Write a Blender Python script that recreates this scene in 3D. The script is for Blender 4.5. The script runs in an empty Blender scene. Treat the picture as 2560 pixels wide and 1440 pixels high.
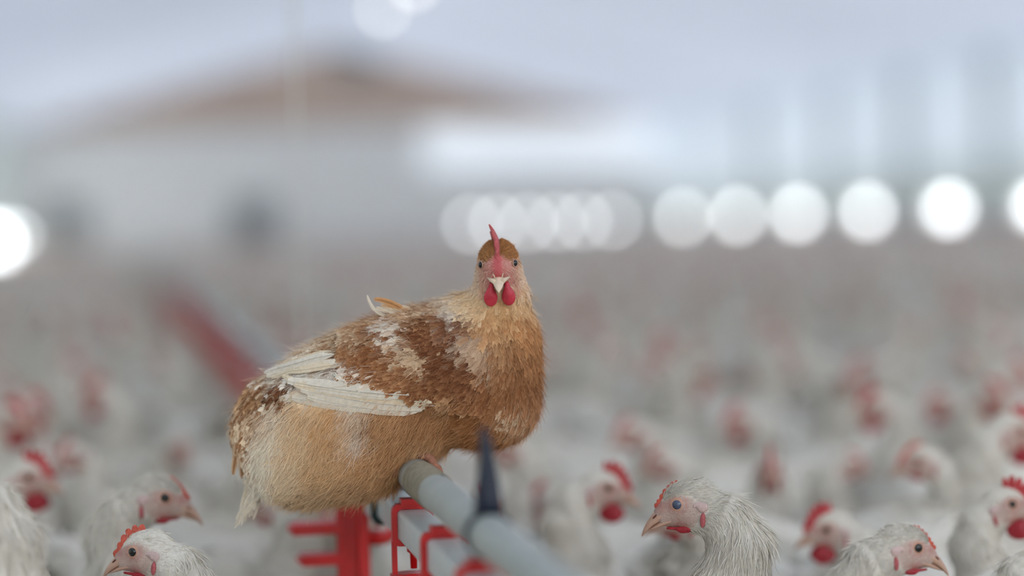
import bpy, math, random
import numpy as np
from mathutils import Matrix, Vector
rng = np.random.default_rng(7)
random.seed(7)
S = bpy.context.scene
COL = S.collection

# ------------------------------------------------------------------ camera
F = 85.0 / 36.0 * 2560.0
CAMZ = 0.70
yc = np.array([(300 - 1280) / F, (720 - 590) / F, -1.0]); yc /= np.linalg.norm(yc)
zc = np.array([-0.03, 1.0, 0.0]); zc -= yc * zc.dot(yc); zc /= np.linalg.norm(zc)
xc = np.cross(yc, zc)
RW = np.array([xc, yc, zc])                 # rows: world axes in camera coordinates
CAMPOS = np.array([0, 0, CAMZ])
def P(px, py, d):
    return RW @ np.array([(px - 1280) / F * d, -(py - 720) / F * d, -d]) + CAMPOS
def proj(p):
    q = RW.T @ (np.asarray(p, float) - CAMPOS)
    return 1280 + F * q[0] / -q[2], 720 - F * q[1] / -q[2], -q[2]
cd = bpy.data.cameras.new('camera'); cam = bpy.data.objects.new('camera', cd); COL.objects.link(cam)
M = Matrix([[*RW[i], CAMPOS[i]] for i in range(3)] + [[0, 0, 0, 1]])
cam.matrix_world = M
cd.lens = 85; cd.sensor_width = 36; cd.clip_start = .05; cd.clip_end = 400
cd.dof.use_dof = True; cd.dof.focus_distance = 2.50; cd.dof.aperture_fstop = 1.3
S.camera = cam

# ------------------------------------------------------------------ light
SKY = 8.0
w = bpy.data.worlds.new('World'); S.world = w; w.use_nodes = True
w.node_tree.nodes['Background'].inputs[0].default_value = (0.93, 0.97, 1.0, 1)
w.node_tree.nodes['Background'].inputs[1].default_value = SKY
sl = bpy.data.lights.new('sun', 'SUN'); sl.energy = 9.0; sl.angle = math.radians(3); sl.color = (1, .97, .93)
so = bpy.data.objects.new('sun', sl); COL.objects.link(so)
so.rotation_euler = (math.radians(-8), math.radians(38), 0)
S.view_settings.view_transform = 'Standard'; S.view_settings.look = 'None'
S.view_settings.exposure = 0.0; S.view_settings.gamma = 1.0; S.view_settings.use_curve_mapping = False
S.cycles.max_bounces = 6; S.cycles.diffuse_bounces = 4; S.cycles.glossy_bounces = 2

# ------------------------------------------------------------------ materials
def lin(c):
    return tuple(((v / 255) / 12.92 if v / 255 <= .04045 else ((v / 255 + .055) / 1.055) ** 2.4) for v in c)
def mat(name, rgb=(200, 200, 200), rough=.7, attr=False, noise=0.0, nscale=40.0, bump=0.0, bscale=300.0, spec=.3, sss=0.0, emit=0.0, metal=0.0):
    m = bpy.data.materials.new(name); m.use_nodes = True
    nt = m.node_tree; b = nt.nodes['Principled BSDF']; L = nt.links
    c = lin(rgb)
    b.inputs['Roughness'].default_value = rough; b.inputs['Specular IOR Level'].default_value = spec
    b.inputs['Metallic'].default_value = metal
    if attr:
        a = nt.nodes.new('ShaderNodeAttribute'); a.attribute_name = 'Col'; out = a.outputs['Color']
    else:
        r = nt.nodes.new('ShaderNodeRGB'); r.outputs[0].default_value = (*c, 1); out = r.outputs[0]
    if noise > 0:
        tc = nt.nodes.new('ShaderNodeTexCoord'); n = nt.nodes.new('ShaderNodeTexNoise')
        n.inputs['Scale'].default_value = nscale; n.inputs['Detail'].default_value = 4
        L.new(tc.outputs['Object'], n.inputs['Vector'])
        mr = nt.nodes.new('ShaderNodeMapRange'); mr.inputs['From Min'].default_value = .3; mr.inputs['From Max'].default_value = .7
        mr.inputs['To Min'].default_value = 1 - noise; mr.inputs['To Max'].default_value = 1 + noise * .4
        L.new(n.outputs['Fac'], mr.inputs['Value'])
        vm = nt.nodes.new('ShaderNodeVectorMath'); vm.operation = 'SCALE'
        L.new(out, vm.inputs[0]); L.new(mr.outputs[0], vm.inputs['Scale']); out = vm.outputs[0]
    L.new(out, b.inputs['Base Color'])
    if bump > 0:
        tc = nt.nodes.new('ShaderNodeTexCoord'); n = nt.nodes.new('ShaderNodeTexNoise'); n.inputs['Scale'].default_value = bscale
        n.inputs['Detail'].default_value = 3
        L.new(tc.outputs['Object'], n.inputs['Vector'])
        bp = nt.nodes.new('ShaderNodeBump'); bp.inputs['Strength'].default_value = bump; bp.inputs['Distance'].default_value = .002
        L.new(n.outputs['Fac'], bp.inputs['Height']); L.new(bp.outputs[0], b.inputs['Normal'])
    if sss > 0:
        b.inputs['Subsurface Weight'].default_value = sss; b.inputs['Subsurface Scale'].default_value = .004
        b.inputs['Subsurface Radius'].default_value = (1, .35, .25)
    if emit > 0:
        b.inputs['Emission Color'].default_value = (*c, 1); b.inputs['Emission Strength'].default_value = emit
    return m
def skinmat(name, rgb, trans, trgb):
    """sheet that lets part of the daylight through"""
    m = bpy.data.materials.new(name); m.use_nodes = True; nt = m.node_tree
    nt.nodes.remove(nt.nodes['Principled BSDF']); out = nt.nodes['Material Output']
    d = nt.nodes.new('ShaderNodeBsdfDiffuse'); d.inputs[0].default_value = (*lin(rgb), 1)
    t = nt.nodes.new('ShaderNodeBsdfTranslucent'); t.inputs[0].default_value = (*lin(trgb), 1)
    tc = nt.nodes.new('ShaderNodeTexCoord'); n = nt.nodes.new('ShaderNodeTexNoise'); n.inputs['Scale'].default_value = .25
    nt.links.new(tc.outputs['Object'], n.inputs['Vector'])
    mr = nt.nodes.new('ShaderNodeMapRange'); mr.inputs['To Min'].default_value = trans * .8; mr.inputs['To Max'].default_value = trans * 1.2
    nt.links.new(n.outputs['Fac'], mr.inputs['Value'])
    mx = nt.nodes.new('ShaderNodeMixShader'); nt.links.new(mr.outputs[0], mx.inputs[0])
    nt.links.new(d.outputs[0], mx.inputs[1]); nt.links.new(t.outputs[0], mx.inputs[2]); nt.links.new(mx.outputs[0], out.inputs[0])
    return m
MT = {
 'roof': skinmat('roof_sheet', (196, 204, 216), .052, (222, 230, 248)),
 'curtain': skinmat('side_curtain', (214, 220, 224), .056, (225, 235, 245)),
 'bright': skinmat('light_panel', (225, 228, 232), .075, (240, 245, 250)),
 'side': skinmat('side_wall_sheet', (222, 226, 224), .15, (232, 238, 236)),
 'end': skinmat('end_wall_sheet', (232, 232, 230), .075, (240, 238, 236)),
 'wall': mat('white_wall', (243, 241, 232), .8, noise=.08, nscale=.6),
 'dado': mat('dusty_lower_wall', (238, 228, 222), .9, noise=.15, nscale=.8),
 'gable': mat('brown_gable_board', (208, 186, 170), .9, noise=.15, nscale=.5),
 'litter': mat('litter', (206, 192, 174), .95, noise=.3, nscale=9, bump=.6, bscale=60),
 'post': mat('grey_post', (168, 174, 174), .6, noise=.1, nscale=5),
 'dark': mat('dark_grille', (150, 156, 157), .7, noise=.1, nscale=8),
 'feather': mat('feather', attr=True, rough=.85, noise=.10, nscale=260, spec=.12),
 'skin': mat('bird_skin', attr=True, rough=.6, noise=.12, nscale=220, bump=.5, bscale=650, spec=.3),
 'body': mat('bird_body', attr=True, rough=.9, noise=.12, nscale=120, bump=.4, bscale=260, spec=.1),
 'comb': mat('red_comb', (196, 62, 66), .5, noise=.22, nscale=260, bump=.6, bscale=900, spec=.4, sss=.15),
 'comb_orange': mat('orange_comb', (212, 96, 76), .5, noise=.22, nscale=260, bump=.6, bscale=900, spec=.4, sss=.15),
 'comb_pink': mat('pink_comb', (204, 96, 96), .5, noise=.25, nscale=300, bump=.7, bscale=900, spec=.4, sss=.15),
 'wattle': mat('red_wattle', (160, 28, 40), .45, noise=.2, nscale=200, bump=.3, bscale=700, spec=.45, sss=.1),
 'wattle_hen': mat('hen_wattle', (196, 48, 66), .4, noise=.15, nscale=200, bump=.3, bscale=700, spec=.5, sss=.15),
 'beak': mat('horn_beak', (198, 160, 138), .45, noise=.18, nscale=120, spec=.4),
 'beak_hen': mat('pale_horn_beak', (226, 204, 178), .4, noise=.15, nscale=120, spec=.45),
 'lobe': mat('earlobe_skin', (214, 186, 180), .6, noise=.12, nscale=300, bump=.6, bscale=900, spec=.3),
 'lobe_red': mat('red_earlobe', (186, 96, 98), .6, noise=.2, nscale=300, bump=.6, bscale=900, spec=.3),
 'eye': mat('dark_eye', (16, 18, 20), .12, spec=.6),
 'eye_blue': mat('cloudy_blue_eye', (72, 84, 108), .15, noise=.3, nscale=200, spec=.6),
 'iris': mat('amber_iris', (150, 92, 48), .3, spec=.5),
 'lid': mat('eyelid', (206, 160, 138), .6, bump=.4, bscale=900),
 'nostril': mat('nostril', (96, 50, 44), .8),
 'leg': mat('bird_leg', (196, 168, 120), .6, noise=.2, nscale=150, bump=.6, bscale=500),
 'foot': mat('hen_foot', (176, 120, 96), .6, noise=.25, nscale=200, bump=.8, bscale=600),
 'claw': mat('claw', (120, 96, 80), .5),
 'pipe': mat('galvanised_pipe', (170, 175, 170), .5, noise=.1, nscale=30, bump=.15, bscale=80, spec=.5),
 'pvc': mat('white_plastic_pipe', (206, 212, 210), .35, noise=.08, nscale=25, spec=.5),
 'wire': mat('winding_wire', (150, 138, 118), .5, noise=.25, nscale=120, spec=.5),
 'red': mat('red_plastic', (206, 24, 26), .38, noise=.12, nscale=60, spec=.5),
 'navy': mat('navy_plastic', (20, 30, 48), .45, spec=.4),
 'green': mat('dark_green_rubber', (30, 52, 52), .55, spec=.4),
 'cord': mat('pale_cord', (244, 242, 234), .8, noise=.1, nscale=80),
 'bulb': mat('lamp_glass', (255, 250, 240), .4, emit=5.0),
 'cap': mat('lamp_cap', (150, 150, 150), .6),
}
# ------------------------------------------------------------------ object helpers
def mesh_np(name, V, Fq, col=None, smooth=True):
    """V (n,3), Fq (m,k) int"""
    me = bpy.data.meshes.new(name)
    V = np.ascontiguousarray(V, np.float32); Fq = np.ascontiguousarray(Fq, np.int32)
    k = Fq.shape[1]
    me.vertices.add(len(V)); me.vertices.foreach_set('co', V.ravel())
    me.loops.add(Fq.size); me.loops.foreach_set('vertex_index', Fq.ravel())
    me.polygons.add(len(Fq)); me.polygons.foreach_set('loop_start', np.arange(0, Fq.size, k, dtype=np.int32))
    me.polygons.foreach_set('use_smooth', np.full(len(Fq), smooth))
    me.update(calc_edges=True)
    if col is not None:
        a = me.color_attributes.new('Col', 'FLOAT_COLOR', 'POINT')
        c = np.ones((len(V), 4), np.float32); c[:, :3] = col
        a.data.foreach_set('color', c.ravel())
    return me
def cat(parts):
    """join (V,F,C) tuples of equal face size"""
    Vs, Fs, Cs, n = [], [], [], 0
    for p in parts:
        Vs.append(p[0]); Fs.append(p[1] + n); n += len(p[0])
        if len(p) > 2: Cs.append(p[2])
    return np.vstack(Vs), np.vstack(Fs), (np.vstack(Cs) if Cs else None)
def obj(name, me, m=None, parent=None):
    o = bpy.data.objects.new(name, me); COL.objects.link(o)
    if m is not None and not me.materials: me.materials.append(m)
    if parent is not None: o.parent = parent
    return o
def tag(o, label=None, cat_=None, group=None, kind=None):
    if label: o['label'] = label
    if cat_: o['category'] = cat_
    if group: o['group'] = group
    if kind: o['kind'] = kind
    return o
def empty(name, loc=(0, 0, 0), rz=0.0):
    o = bpy.data.objects.new(name, None); COL.objects.link(o); o.location = loc; o.rotation_euler = (0, 0, rz)
    o.empty_display_size = .05
    return o
def boxq(lo, hi):
    x0, y0, z0 = lo; x1, y1, z1 = hi
    V = np.array([[x0,y0,z0],[x1,y0,z0],[x1,y1,z0],[x0,y1,z0],[x0,y0,z1],[x1,y0,z1],[x1,y1,z1],[x0,y1,z1]], float)
    Fq = np.array([[0,3,2,1],[4,5,6,7],[0,1,5,4],[1,2,6,5],[2,3,7,6],[3,0,4,7]])
    return V, Fq
def boxes(name, bl, m, parent=None):
    V, Fq, _ = cat([boxq(a, b) for a, b in bl])
    return obj(name, mesh_np(name, V, Fq, smooth=False), m, parent)
def tube(pts, rad, n=16, closed=False, caps=True):
    """swept tube, quads; rad scalar or list; returns V,F"""
    pts = np.asarray(pts, float); k = len(pts); rad = np.broadcast_to(np.asarray(rad, float), (k,))
    T = np.gradient(pts, axis=0) if not closed else (np.roll(pts, -1, 0) - np.roll(pts, 1, 0))
    T /= np.linalg.norm(T, axis=1)[:, None] + 1e-12
    up = np.array([0, 0, 1.0]) if abs(T[0][2]) < .9 else np.array([1.0, 0, 0])
    V = []; u = np.cross(up, T[0]); u /= np.linalg.norm(u)
    for i in range(k):
        u = u - T[i] * u.dot(T[i]); u /= np.linalg.norm(u) + 1e-12; v = np.cross(T[i], u)
        a = np.arange(n) * 2 * math.pi / n
        V.append(pts[i] + rad[i] * (np.cos(a)[:, None] * u + np.sin(a)[:, None] * v))
    V = np.vstack(V); Fq = []
    for i in range(k if closed else k - 1):
        j = (i + 1) % k
        for a in range(n):
            b = (a + 1) % n; Fq.append([i*n+a, i*n+b, j*n+b, j*n+a])
    if caps and not closed:
        c0, c1 = len(V), len(V) + 1; V = np.vstack([V, pts[:1], pts[-1:]])
        for a in range(0, n, 2):
            Fq.append([c0, (a+2) % n, (a+1) % n, a]); Fq.append([c1, (k-1)*n+a, (k-1)*n+(a+1) % n, (k-1)*n+(a+2) % n])
    return V, np.array(Fq)
def uvs(c, r, nu=16, nv=10, R=None):
    V = []; 
    for i in range(nv + 1):
        th = math.pi * i / nv
        for j in range(nu):
            ph = 2 * math.pi * j / nu
            V.append([math.sin(th) * math.cos(ph), math.sin(th) * math.sin(ph), math.cos(th)])
    V = np.array(V) * np.array(r)
    if R is not None: V = V @ np.asarray(R).T
    V = V + np.array(c)
    Fq = [[i*nu+j, (i+1)*nu+j, (i+1)*nu+(j+1) % nu, i*nu+(j+1) % nu] for i in range(nv) for j in range(nu)]
    return V, np.array(Fq)
def rotY(a): c, s = math.cos(a), math.sin(a); return np.array([[c, 0, s], [0, 1, 0], [-s, 0, c]])
def rotZ(a): c, s = math.cos(a), math.sin(a); return np.array([[c, -s, 0], [s, c, 0], [0, 0, 1]])
def rotX(a): c, s = math.cos(a), math.sin(a); return np.array([[1, 0, 0], [0, c, -s], [0, s, c]])

# ------------------------------------------------------------------ implicit surfaces
def ell(c, r, R=None): return ('e', np.array(c, float), np.array(r, float), None if R is None else np.asarray(R))
def con(a, b, ra, rb): return ('c', np.array(a, float), np.array(b, float), ra, rb)
def sdf(prims, k):
    def f(p):
        d = None
        for q in prims:
            if q[0] == 'e':
                x = p - q[1]
                if q[3] is not None: x = x @ q[3]
                k0 = np.linalg.norm(x / q[2], axis=-1); k1 = np.linalg.norm(x / q[2] ** 2, axis=-1) + 1e-9
                v = k0 * (k0 - 1) / k1
            else:
                ba = q[2] - q[1]; x = p - q[1]; t = np.clip(x @ ba / ba.dot(ba), 0, 1)
                v = np.linalg.norm(x - t[..., None] * ba, axis=-1) - (q[3] + (q[4] - q[3]) * t)
            if d is None: d = v
            else:
                h = np.maximum(k - np.abs(d - v), 0) / k; d = np.minimum(d, v) - h * h * k * .25
        return d
    return f
def grad(f, p, e=.0006):
    g = np.stack([f(p + np.eye(3)[i] * e) - f(p - np.eye(3)[i] * e) for i in range(3)], -1) / (2 * e)
    return g
def nets(f, lo, hi, h):
    lo = np.array(lo, float); n = np.ceil((np.array(hi) - lo) / h).astype(int) + 1
    G = np.empty(n)
    ys, zs = np.meshgrid(np.arange(n[1]), np.arange(n[2]), indexing='ij')
    for i in range(n[0]):
        p = np.stack([np.full(ys.shape, i), ys, zs], -1) * h + lo
        G[i] = f(p)
    Sg = G < 0
    c = [Sg[i:n[0]-1+i, j:n[1]-1+j, k:n[2]-1+k] for i in (0, 1) for j in (0, 1) for k in (0, 1)]
    s = sum(x.astype(int) for x in c); act = (s > 0) & (s < 8)
    idx = np.full(act.shape, -1); ii = np.argwhere(act); idx[act] = np.arange(len(ii))
    V = lo + (ii + .5) * h; V0 = V.copy()
    for _ in range(4):
        g = grad(f, V); V = V - (f(V) / ((g ** 2).sum(-1) + 1e-9))[:, None] * g
        V = V0 + np.clip(V - V0, -h * .75, h * .75)
    Q = []
    for ax in range(3):
        a = np.take(Sg, range(0, n[ax]-1), ax); b = np.take(Sg, range(1, n[ax]), ax)
        e = np.argwhere(a != b); o1, o2 = [q for q in range(3) if q != ax]
        e = e[(e[:, o1] > 0) & (e[:, o2] > 0) & (e[:, o1] < n[o1]-1) & (e[:, o2] < n[o2]-1)]
        ins = Sg[tuple(e.T)]
        d1 = np.zeros(3, int); d1[o1] = 1; d2 = np.zeros(3, int); d2[o2] = 1
        q = np.stack([idx[tuple((e - x).T)] for x in (d1 + d2, d2, 0 * d1, d1)], 1)
        flip = ins if ax != 1 else ~ins
        q[~flip] = q[~flip][:, ::-1]
        Q.append(q)
    return V, np.vstack(Q)
def sample(V, Q, N, f):
    """area-weighted points on a quad mesh, with outward normals"""
    A, B, C, D = (V[Q[:, i]] for i in range(4))
    ar = np.linalg.norm(np.cross(C - A, D - B), axis=1); q = rng.choice(len(Q), N, p=ar / ar.sum())
    u, v = rng.random((2, N, 1))
    p = (A[q] * (1-u) + B[q] * u) * (1-v) + (D[q] * (1-u) + C[q] * u) * v
    n = grad(f, p); n /= np.linalg.norm(n, axis=1)[:, None] + 1e-9
    return p, n
def nrm(a): return a / (np.linalg.norm(a, axis=-1, keepdims=True) + 1e-12)
def feathers(p, t, n, L, W, ca, cb, Mb=9, lift=.22, curl=.25, spot=None):
    """barbed contour feathers: arrays of N roots -> V,F,C. ca inner colour, cb colour of rim"""
    N = len(p); L = np.broadcast_to(L, (N,)); W = np.broadcast_to(W, (N,))
    t = nrm(t - n * (t * n).sum(1, keepdims=True)); b = np.cross(n, t)
    s = (np.arange(Mb) + .3) / Mb
    sd = np.array([-1, 1.0])
    Sg, SD = np.meshgrid(s, sd, indexing='ij'); Sg = Sg.ravel(); SD = SD.ravel(); K = len(Sg)
    lf = (lift * rng.uniform(.6, 1.4, N)); cr = curl * rng.uniform(.5, 1.5, N)
    def rach(ss):   # (N,k)
        return p[:, None] + t[:, None] * (L[:, None] * ss)[..., None] + n[:, None] * (L[:, None] * (lf[:, None] * ss - cr[:, None] * ss ** 2))[..., None]
    S1 = np.broadcast_to(Sg, (N, K)) * .82
    r0 = rach(S1); r1 = rach(S1 + .82 * 1.35 / Mb)
    wl = W[:, None] * (np.sin(np.pi * (S1 * .78 + .16)) ** .7) * rng.uniform(.8, 1.15, (N, K))
    fw = (.12 + .75 * S1) * W[:, None] * rng.uniform(.85, 1.2, (N, K)) + L[:, None] * .04
    side = b[:, None] * (SD * 1.0)[None, :, None]
    tip = r0 + side * wl[..., None] + t[:, None] * fw[..., None] - n[:, None] * (.28 * wl)[..., None] + n[:, None] * (L[:, None] * .02 * rng.normal(size=(N, K)))[..., None]
    tw = t[:, None] * (L[:, None] / Mb * 1.7 * rng.uniform(.7, 1.2, (N, K)))[..., None] * (1 - .35 * S1)[..., None]
    V = np.stack([r0, r1, tip + tw * .5, tip - tw * .5], 2).reshape(-1, 3)
    ca = np.broadcast_to(ca, (N, 3)); cb = np.broadcast_to(cb, (N, 3))
    e0 = np.clip((S1 - .55) * 2.2, 0, 1)[..., None]; e1 = np.clip(S1 * 1.6 - .1, 0, 1)[..., None] * .9 + .1
    c0 = ca[:, None] * (1 - e0) + cb[:, None] * e0; c1 = ca[:, None] * (1 - e1) + cb[:, None] * e1
    C = np.stack([c0, c0, c1, c1], 2).reshape(-1, 3)
    Fq = np.arange(N * K * 4).reshape(-1, 4)
    return V, Fq, C
def strands(p, t, n, L, wd, c, seg=3, lift=.3, curl=.2, jit=.25, ctip=None):
    N = len(p); L = np.broadcast_to(L, (N,))
    t = nrm(t - n * (t * n).sum(1, keepdims=True)); t = nrm(t + rng.normal(size=(N, 3)) * jit)
    b = nrm(np.cross(t, n + rng.normal(size=(N, 3)) * .7)); k = seg + 1
    ss = np.linspace(0, 1, k)
    lf = lift * rng.uniform(.4, 1.6, N); bend = rng.normal(size=(N, 3)) * .12
    r = p[:, None] + (L[:, None] * ss)[..., None] * t[:, None] + n[:, None] * (L[:, None] * (lf[:, None] * ss - curl * ss ** 2))[..., None] + bend[:, None] * (L[:, None] * ss ** 2)[..., None]
    ww = (wd * (1 - .8 * ss ** 2))[None, :, None] * .5
    V = np.stack([r - b[:, None] * ww, r + b[:, None] * ww], 2).reshape(-1, 3)
    base = (np.arange(N) * k * 2)[:, None, None]
    q = np.array([[2*i, 2*i+1, 2*i+3, 2*i+2] for i in range(seg)])[None]
    c = np.broadcast_to(c, (N, 3)); ctip = c if ctip is None else np.broadcast_to(ctip, (N, 3))
    C = np.repeat((c[:, None] * (1 - ss)[None, :, None] + ctip[:, None] * ss[None, :, None]), 2, axis=1).reshape(-1, 3)
    return V, (base + q).reshape(-1, 4), C
def vane(path, nrmv, W, c, rim=None, Mb=60, both=True, cup=.15):
    """one long flight feather along a 3-D path (k,3) with normals (k,3)"""
    path = np.asarray(path); k = len(path); ss = np.linspace(0, 1, k)
    tt = nrm(np.gradient(path, axis=0)); L = np.linalg.norm(np.diff(path, axis=0), axis=1).sum()
    out = []
    s = np.linspace(.0, .97, Mb)
    ip = lambda A, x: np.stack([np.interp(x, ss, A[:, i]) for i in range(3)], 1)
    for sd, wf in ((-1, 1.0), (1, .75 if both else .3)):
        r0 = ip(path, s); r1 = ip(path, np.minimum(s + 1.3 / Mb, 1)); t = nrm(ip(tt, s)); n = nrm(ip(nrmv, s)); b = np.cross(n, t) * sd
        prof = W * wf * np.minimum(1, s * 6 + .25) * np.sqrt(np.clip(1 - s ** 5, 0, 1)) * rng.uniform(.93, 1.05, Mb)
        tip = r0 + b * prof[:, None] + t * (prof * .7)[:, None] - n * (cup * prof)[:, None]
        tw = t * (L / Mb * .7)
        V = np.stack([r0, r1, tip + tw, tip - tw * .3], 1).reshape(-1, 3)
        cc = np.broadcast_to(c, (Mb, 3)); rc = cc if rim is None else np.broadcast_to(rim, (Mb, 3))
        C = np.stack([cc, cc, rc, rc], 1).reshape(-1, 3) * rng.uniform(.95, 1.03, (Mb, 1)).repeat(4, 0)
        out.append((V, np.arange(len(V)).reshape(-1, 4), C))
    Vt, Ft = tube(path + nrmv * .0004, np.linspace(W * .09, W * .03, k), 5, caps=False)
    out.append((Vt, Ft, np.tile(np.array(c) * .96, (len(Vt), 1))))
    return cat(out)

# ------------------------------------------------------------------ the house
def mesh_py(name, V, Fc, smooth=False):
    me = bpy.data.meshes.new(name); me.from_pydata([tuple(map(float, v)) for v in V], [], [tuple(dict.fromkeys(map(int, f))) for f in Fc])
    me.polygons.foreach_set('use_smooth', [smooth] * len(me.polygons)); me.update(); return me
XL, XR, YE, YB, EAVE, RIDGE = -3.0, 15.6, 70.0, -9.0, 3.7, 6.0
XM = (XL + XR) / 2
def st(name, bl, m): return tag(boxes(name, bl, m), kind='structure')
st('floor', [((XL-.2, YB, -.1), (XR+.2, YE+.2, 0))], MT['litter'])
def onX(px, py, X):
    a = P(px, py, 1.0) - CAMPOS; k = X / a[0]; return CAMPOS + a * k
def onY(px, py, Y):
    a = P(px, py, 1.0) - CAMPOS; return CAMPOS + a * (Y / a[1])
# right wall with air inlets
INL = [onX(px, py, XR) for px, py in ((1705, 540), (1842, 537), (1992, 531), (2166, 525), (2368, 519), (2598, 512))]
INL = [(p[1], p[2]) for p in INL]
dY = INL[-2][0] - INL[-1][0]
ys = [a for a, _ in INL] + [INL[-1][0] - 3.0 * (i + 1) for i in range(14)]
ys = sorted(y for y in ys if y > YB + 1)
ZI0, ZI1 = .66, .96
def winw(y): return 1.5 if y > 50 else 1.25
bl_d, bl_w = [], []
cur = YB
for y in ys:
    a, b = y - winw(y) / 2, y + winw(y) / 2
    bl_d.append(((XR, cur, 0), (XR+.12, a, ZI0))); bl_d.append(((XR, a, 0), (XR+.12, b, ZI0)))
    bl_w.append(((XR, cur, ZI0), (XR+.12, a, ZI1))); cur = b
bl_d.append(((XR, cur, 0), (XR+.12, YE, ZI0))); bl_w.append(((XR, cur, ZI0), (XR+.12, YE, ZI1)))
bl_w.append(((XR, YB, ZI1), (XR+.12, YE, 1.7)))
st('wall_right', bl_w, MT['side']); st('wall_right_lower', bl_d, MT['dado'])
tag(obj('wall_right_upper', mesh_py('side_curtain', [[XR+.06, YB, 1.7], [XR+.06, YE+.12, 1.7], [XR+.06, YE+.12, EAVE], [XR+.06, YB, EAVE]], [[0, 1, 2, 3]]), MT['curtain']), kind='structure')
def frame(n, x0, x1, y0, y1, z0, z1, axis):
    t = .03
    if axis == 'x': b = [((x0, y0, z0-t), (x1, y1, z0)), ((x0, y0, z1), (x1, y1, z1+t)), ((x0, y0-t, z0-t), (x1, y0, z1+t)), ((x0, y1, z0-t), (x1, y1+t, z1+t))]
    else: b = [((x0, y0, z0-t), (x1, y1, z0)), ((x0, y0, z1), (x1, y1, z1+t)), ((x0-t, y0, z0-t), (x0, y1, z1+t)), ((x1, y0, z0-t), (x1+t, y1, z1+t))]
    return st('window_%d' % n, b, MT['wall'])
wn = 1
for y in ys:
    if y > 25: frame(wn, XR-.03, XR, y - winw(y)/2, y + winw(y)/2, ZI0, ZI1, 'x'); wn += 1
# posts standing against the right wall
for px in (1900, 2085, 2275, 2490):
    q = onX(px, 500, XR)
    o = boxes('wall_post', [((XR-.16, q[1]-.10, 0), (XR-.031, q[1]+.10, EAVE-.1)), ((XR-.18, q[1]-.14, 0), (XR-.031, q[1]+.14, .06))], MT['post'])
    tag(o, kind='structure'); o.name = 'trim_%d' % (1 + (1900, 2085, 2275, 2490).index(px))
# left wall with its long far inlet
st('wall_left', [((XL-.12, YB, 0), (XL, 50, EAVE)), ((XL-.12, 50, 0), (XL, 68, .25)), ((XL-.12, 50, .95), (XL, 68, EAVE)), ((XL-.12, 68, 0), (XL, YE, EAVE))], MT['side'])
frame(wn, XL, XL+.03, 50, 68, .25, .95, 'x'); wn += 1
# end wall, openings in a row
pe = lambda px, py: onY(px, py, YE)
EO = []
for px, py in ((1178, 560), (1245, 556), (1320, 552), (1392, 550), (1457, 548), (1532, 546), (30, 612)):
    q = pe(px, py); EO.append((q[0], q[2]))
xs = sorted(EO[:6]); hw, z0, z1 = .13, .80, 1.22
zb = EO[0][1]; z0, z1 = zb - .11, zb + .11
bl = [((XL-.12, YE, 0), (XR+.12, YE+.12, z0)), ((XL-.12, YE, z1), (XR+.12, YE+.12, EAVE))]
cur = XL - .12
lx = EO[6][0]
for cx, hh in [(lx, .24)] + [(x, .12) for x, _ in xs]:
    bl.append(((cur, YE, z0), (cx - hh, YE+.12, z1))); cur = cx + hh
bl.append(((cur, YE, z0), (XR+.12, YE+.12, z1)))
pa, pb = pe(1060, 425), pe(1650, 300)
bl[1] = ((XL-.12, YE, z1), (pa[0], YE+.12, EAVE)); bl.append(((pa[0], YE, z1), (XR+.12, YE+.12, pa[2])))
st('wall_end', bl, MT['end'])
for cx, _ in xs: frame(wn, cx-.12, cx+.12, YE-.03, YE, z0, z1, 'y'); wn += 1
frame(wn, lx-.24, lx+.24, YE-.03, YE, z0, z1, 'y'); wn += 1
# brown gable triangle above the eaves
V = []
for y in (YE, YE + .12):
    V += [[XL-.1, y, EAVE], [XR+.1, y, EAVE], [XM, y, RIDGE+.02], [XM, y, EAVE]]
Fq = np.array([[0, 3, 2, 2], [3, 1, 2, 2], [4, 6, 7, 7], [7, 6, 5, 5], [0, 4, 7, 3], [3, 7, 5, 1], [0, 2, 6, 4], [2, 1, 5, 6]])
tag(obj('wall_gable', mesh_py('wall_gable', V, Fq), MT['gable']), kind='structure')
# light panel in the end wall, right half
a, b = pe(1060, 425), pe(1650, 300)
tag(obj('window_%d' % wn, mesh_py('panel', [[a[0], YE+.06, a[2]], [XR+.12, YE+.06, a[2]], [XR+.12, YE+.06, EAVE], [a[0], YE+.06, EAVE]], [[0, 1, 2, 3]]), MT['bright']), kind='structure'); wn += 1
# roof slopes
def slope(name, xa, za, xb, zb_):
    V = [[xa, YB, za], [xb, YB, zb_], [xb, YE+.2, zb_], [xa, YE+.2, za]]; Fq = [[0,3,2,1]]
    return tag(obj(name, mesh_py(name, V, Fq), MT['roof']), kind='structure')
slope('ceiling_left', XL-.3, EAVE-.07, XM, RIDGE); slope('ceiling_right', XM, RIDGE, XR+.3, EAVE-.07)
# back wall behind the camera; unseen open doorway added to light the hen's front
st('wall_back', [((XL-.1, YB-.1, 0), (-0.8, YB, EAVE)), ((1.2, YB-.1, 0), (XR+.1, YB, EAVE)), ((-0.8, YB-.1, 2.2), (1.2, YB, EAVE))], MT['wall'])
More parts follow.
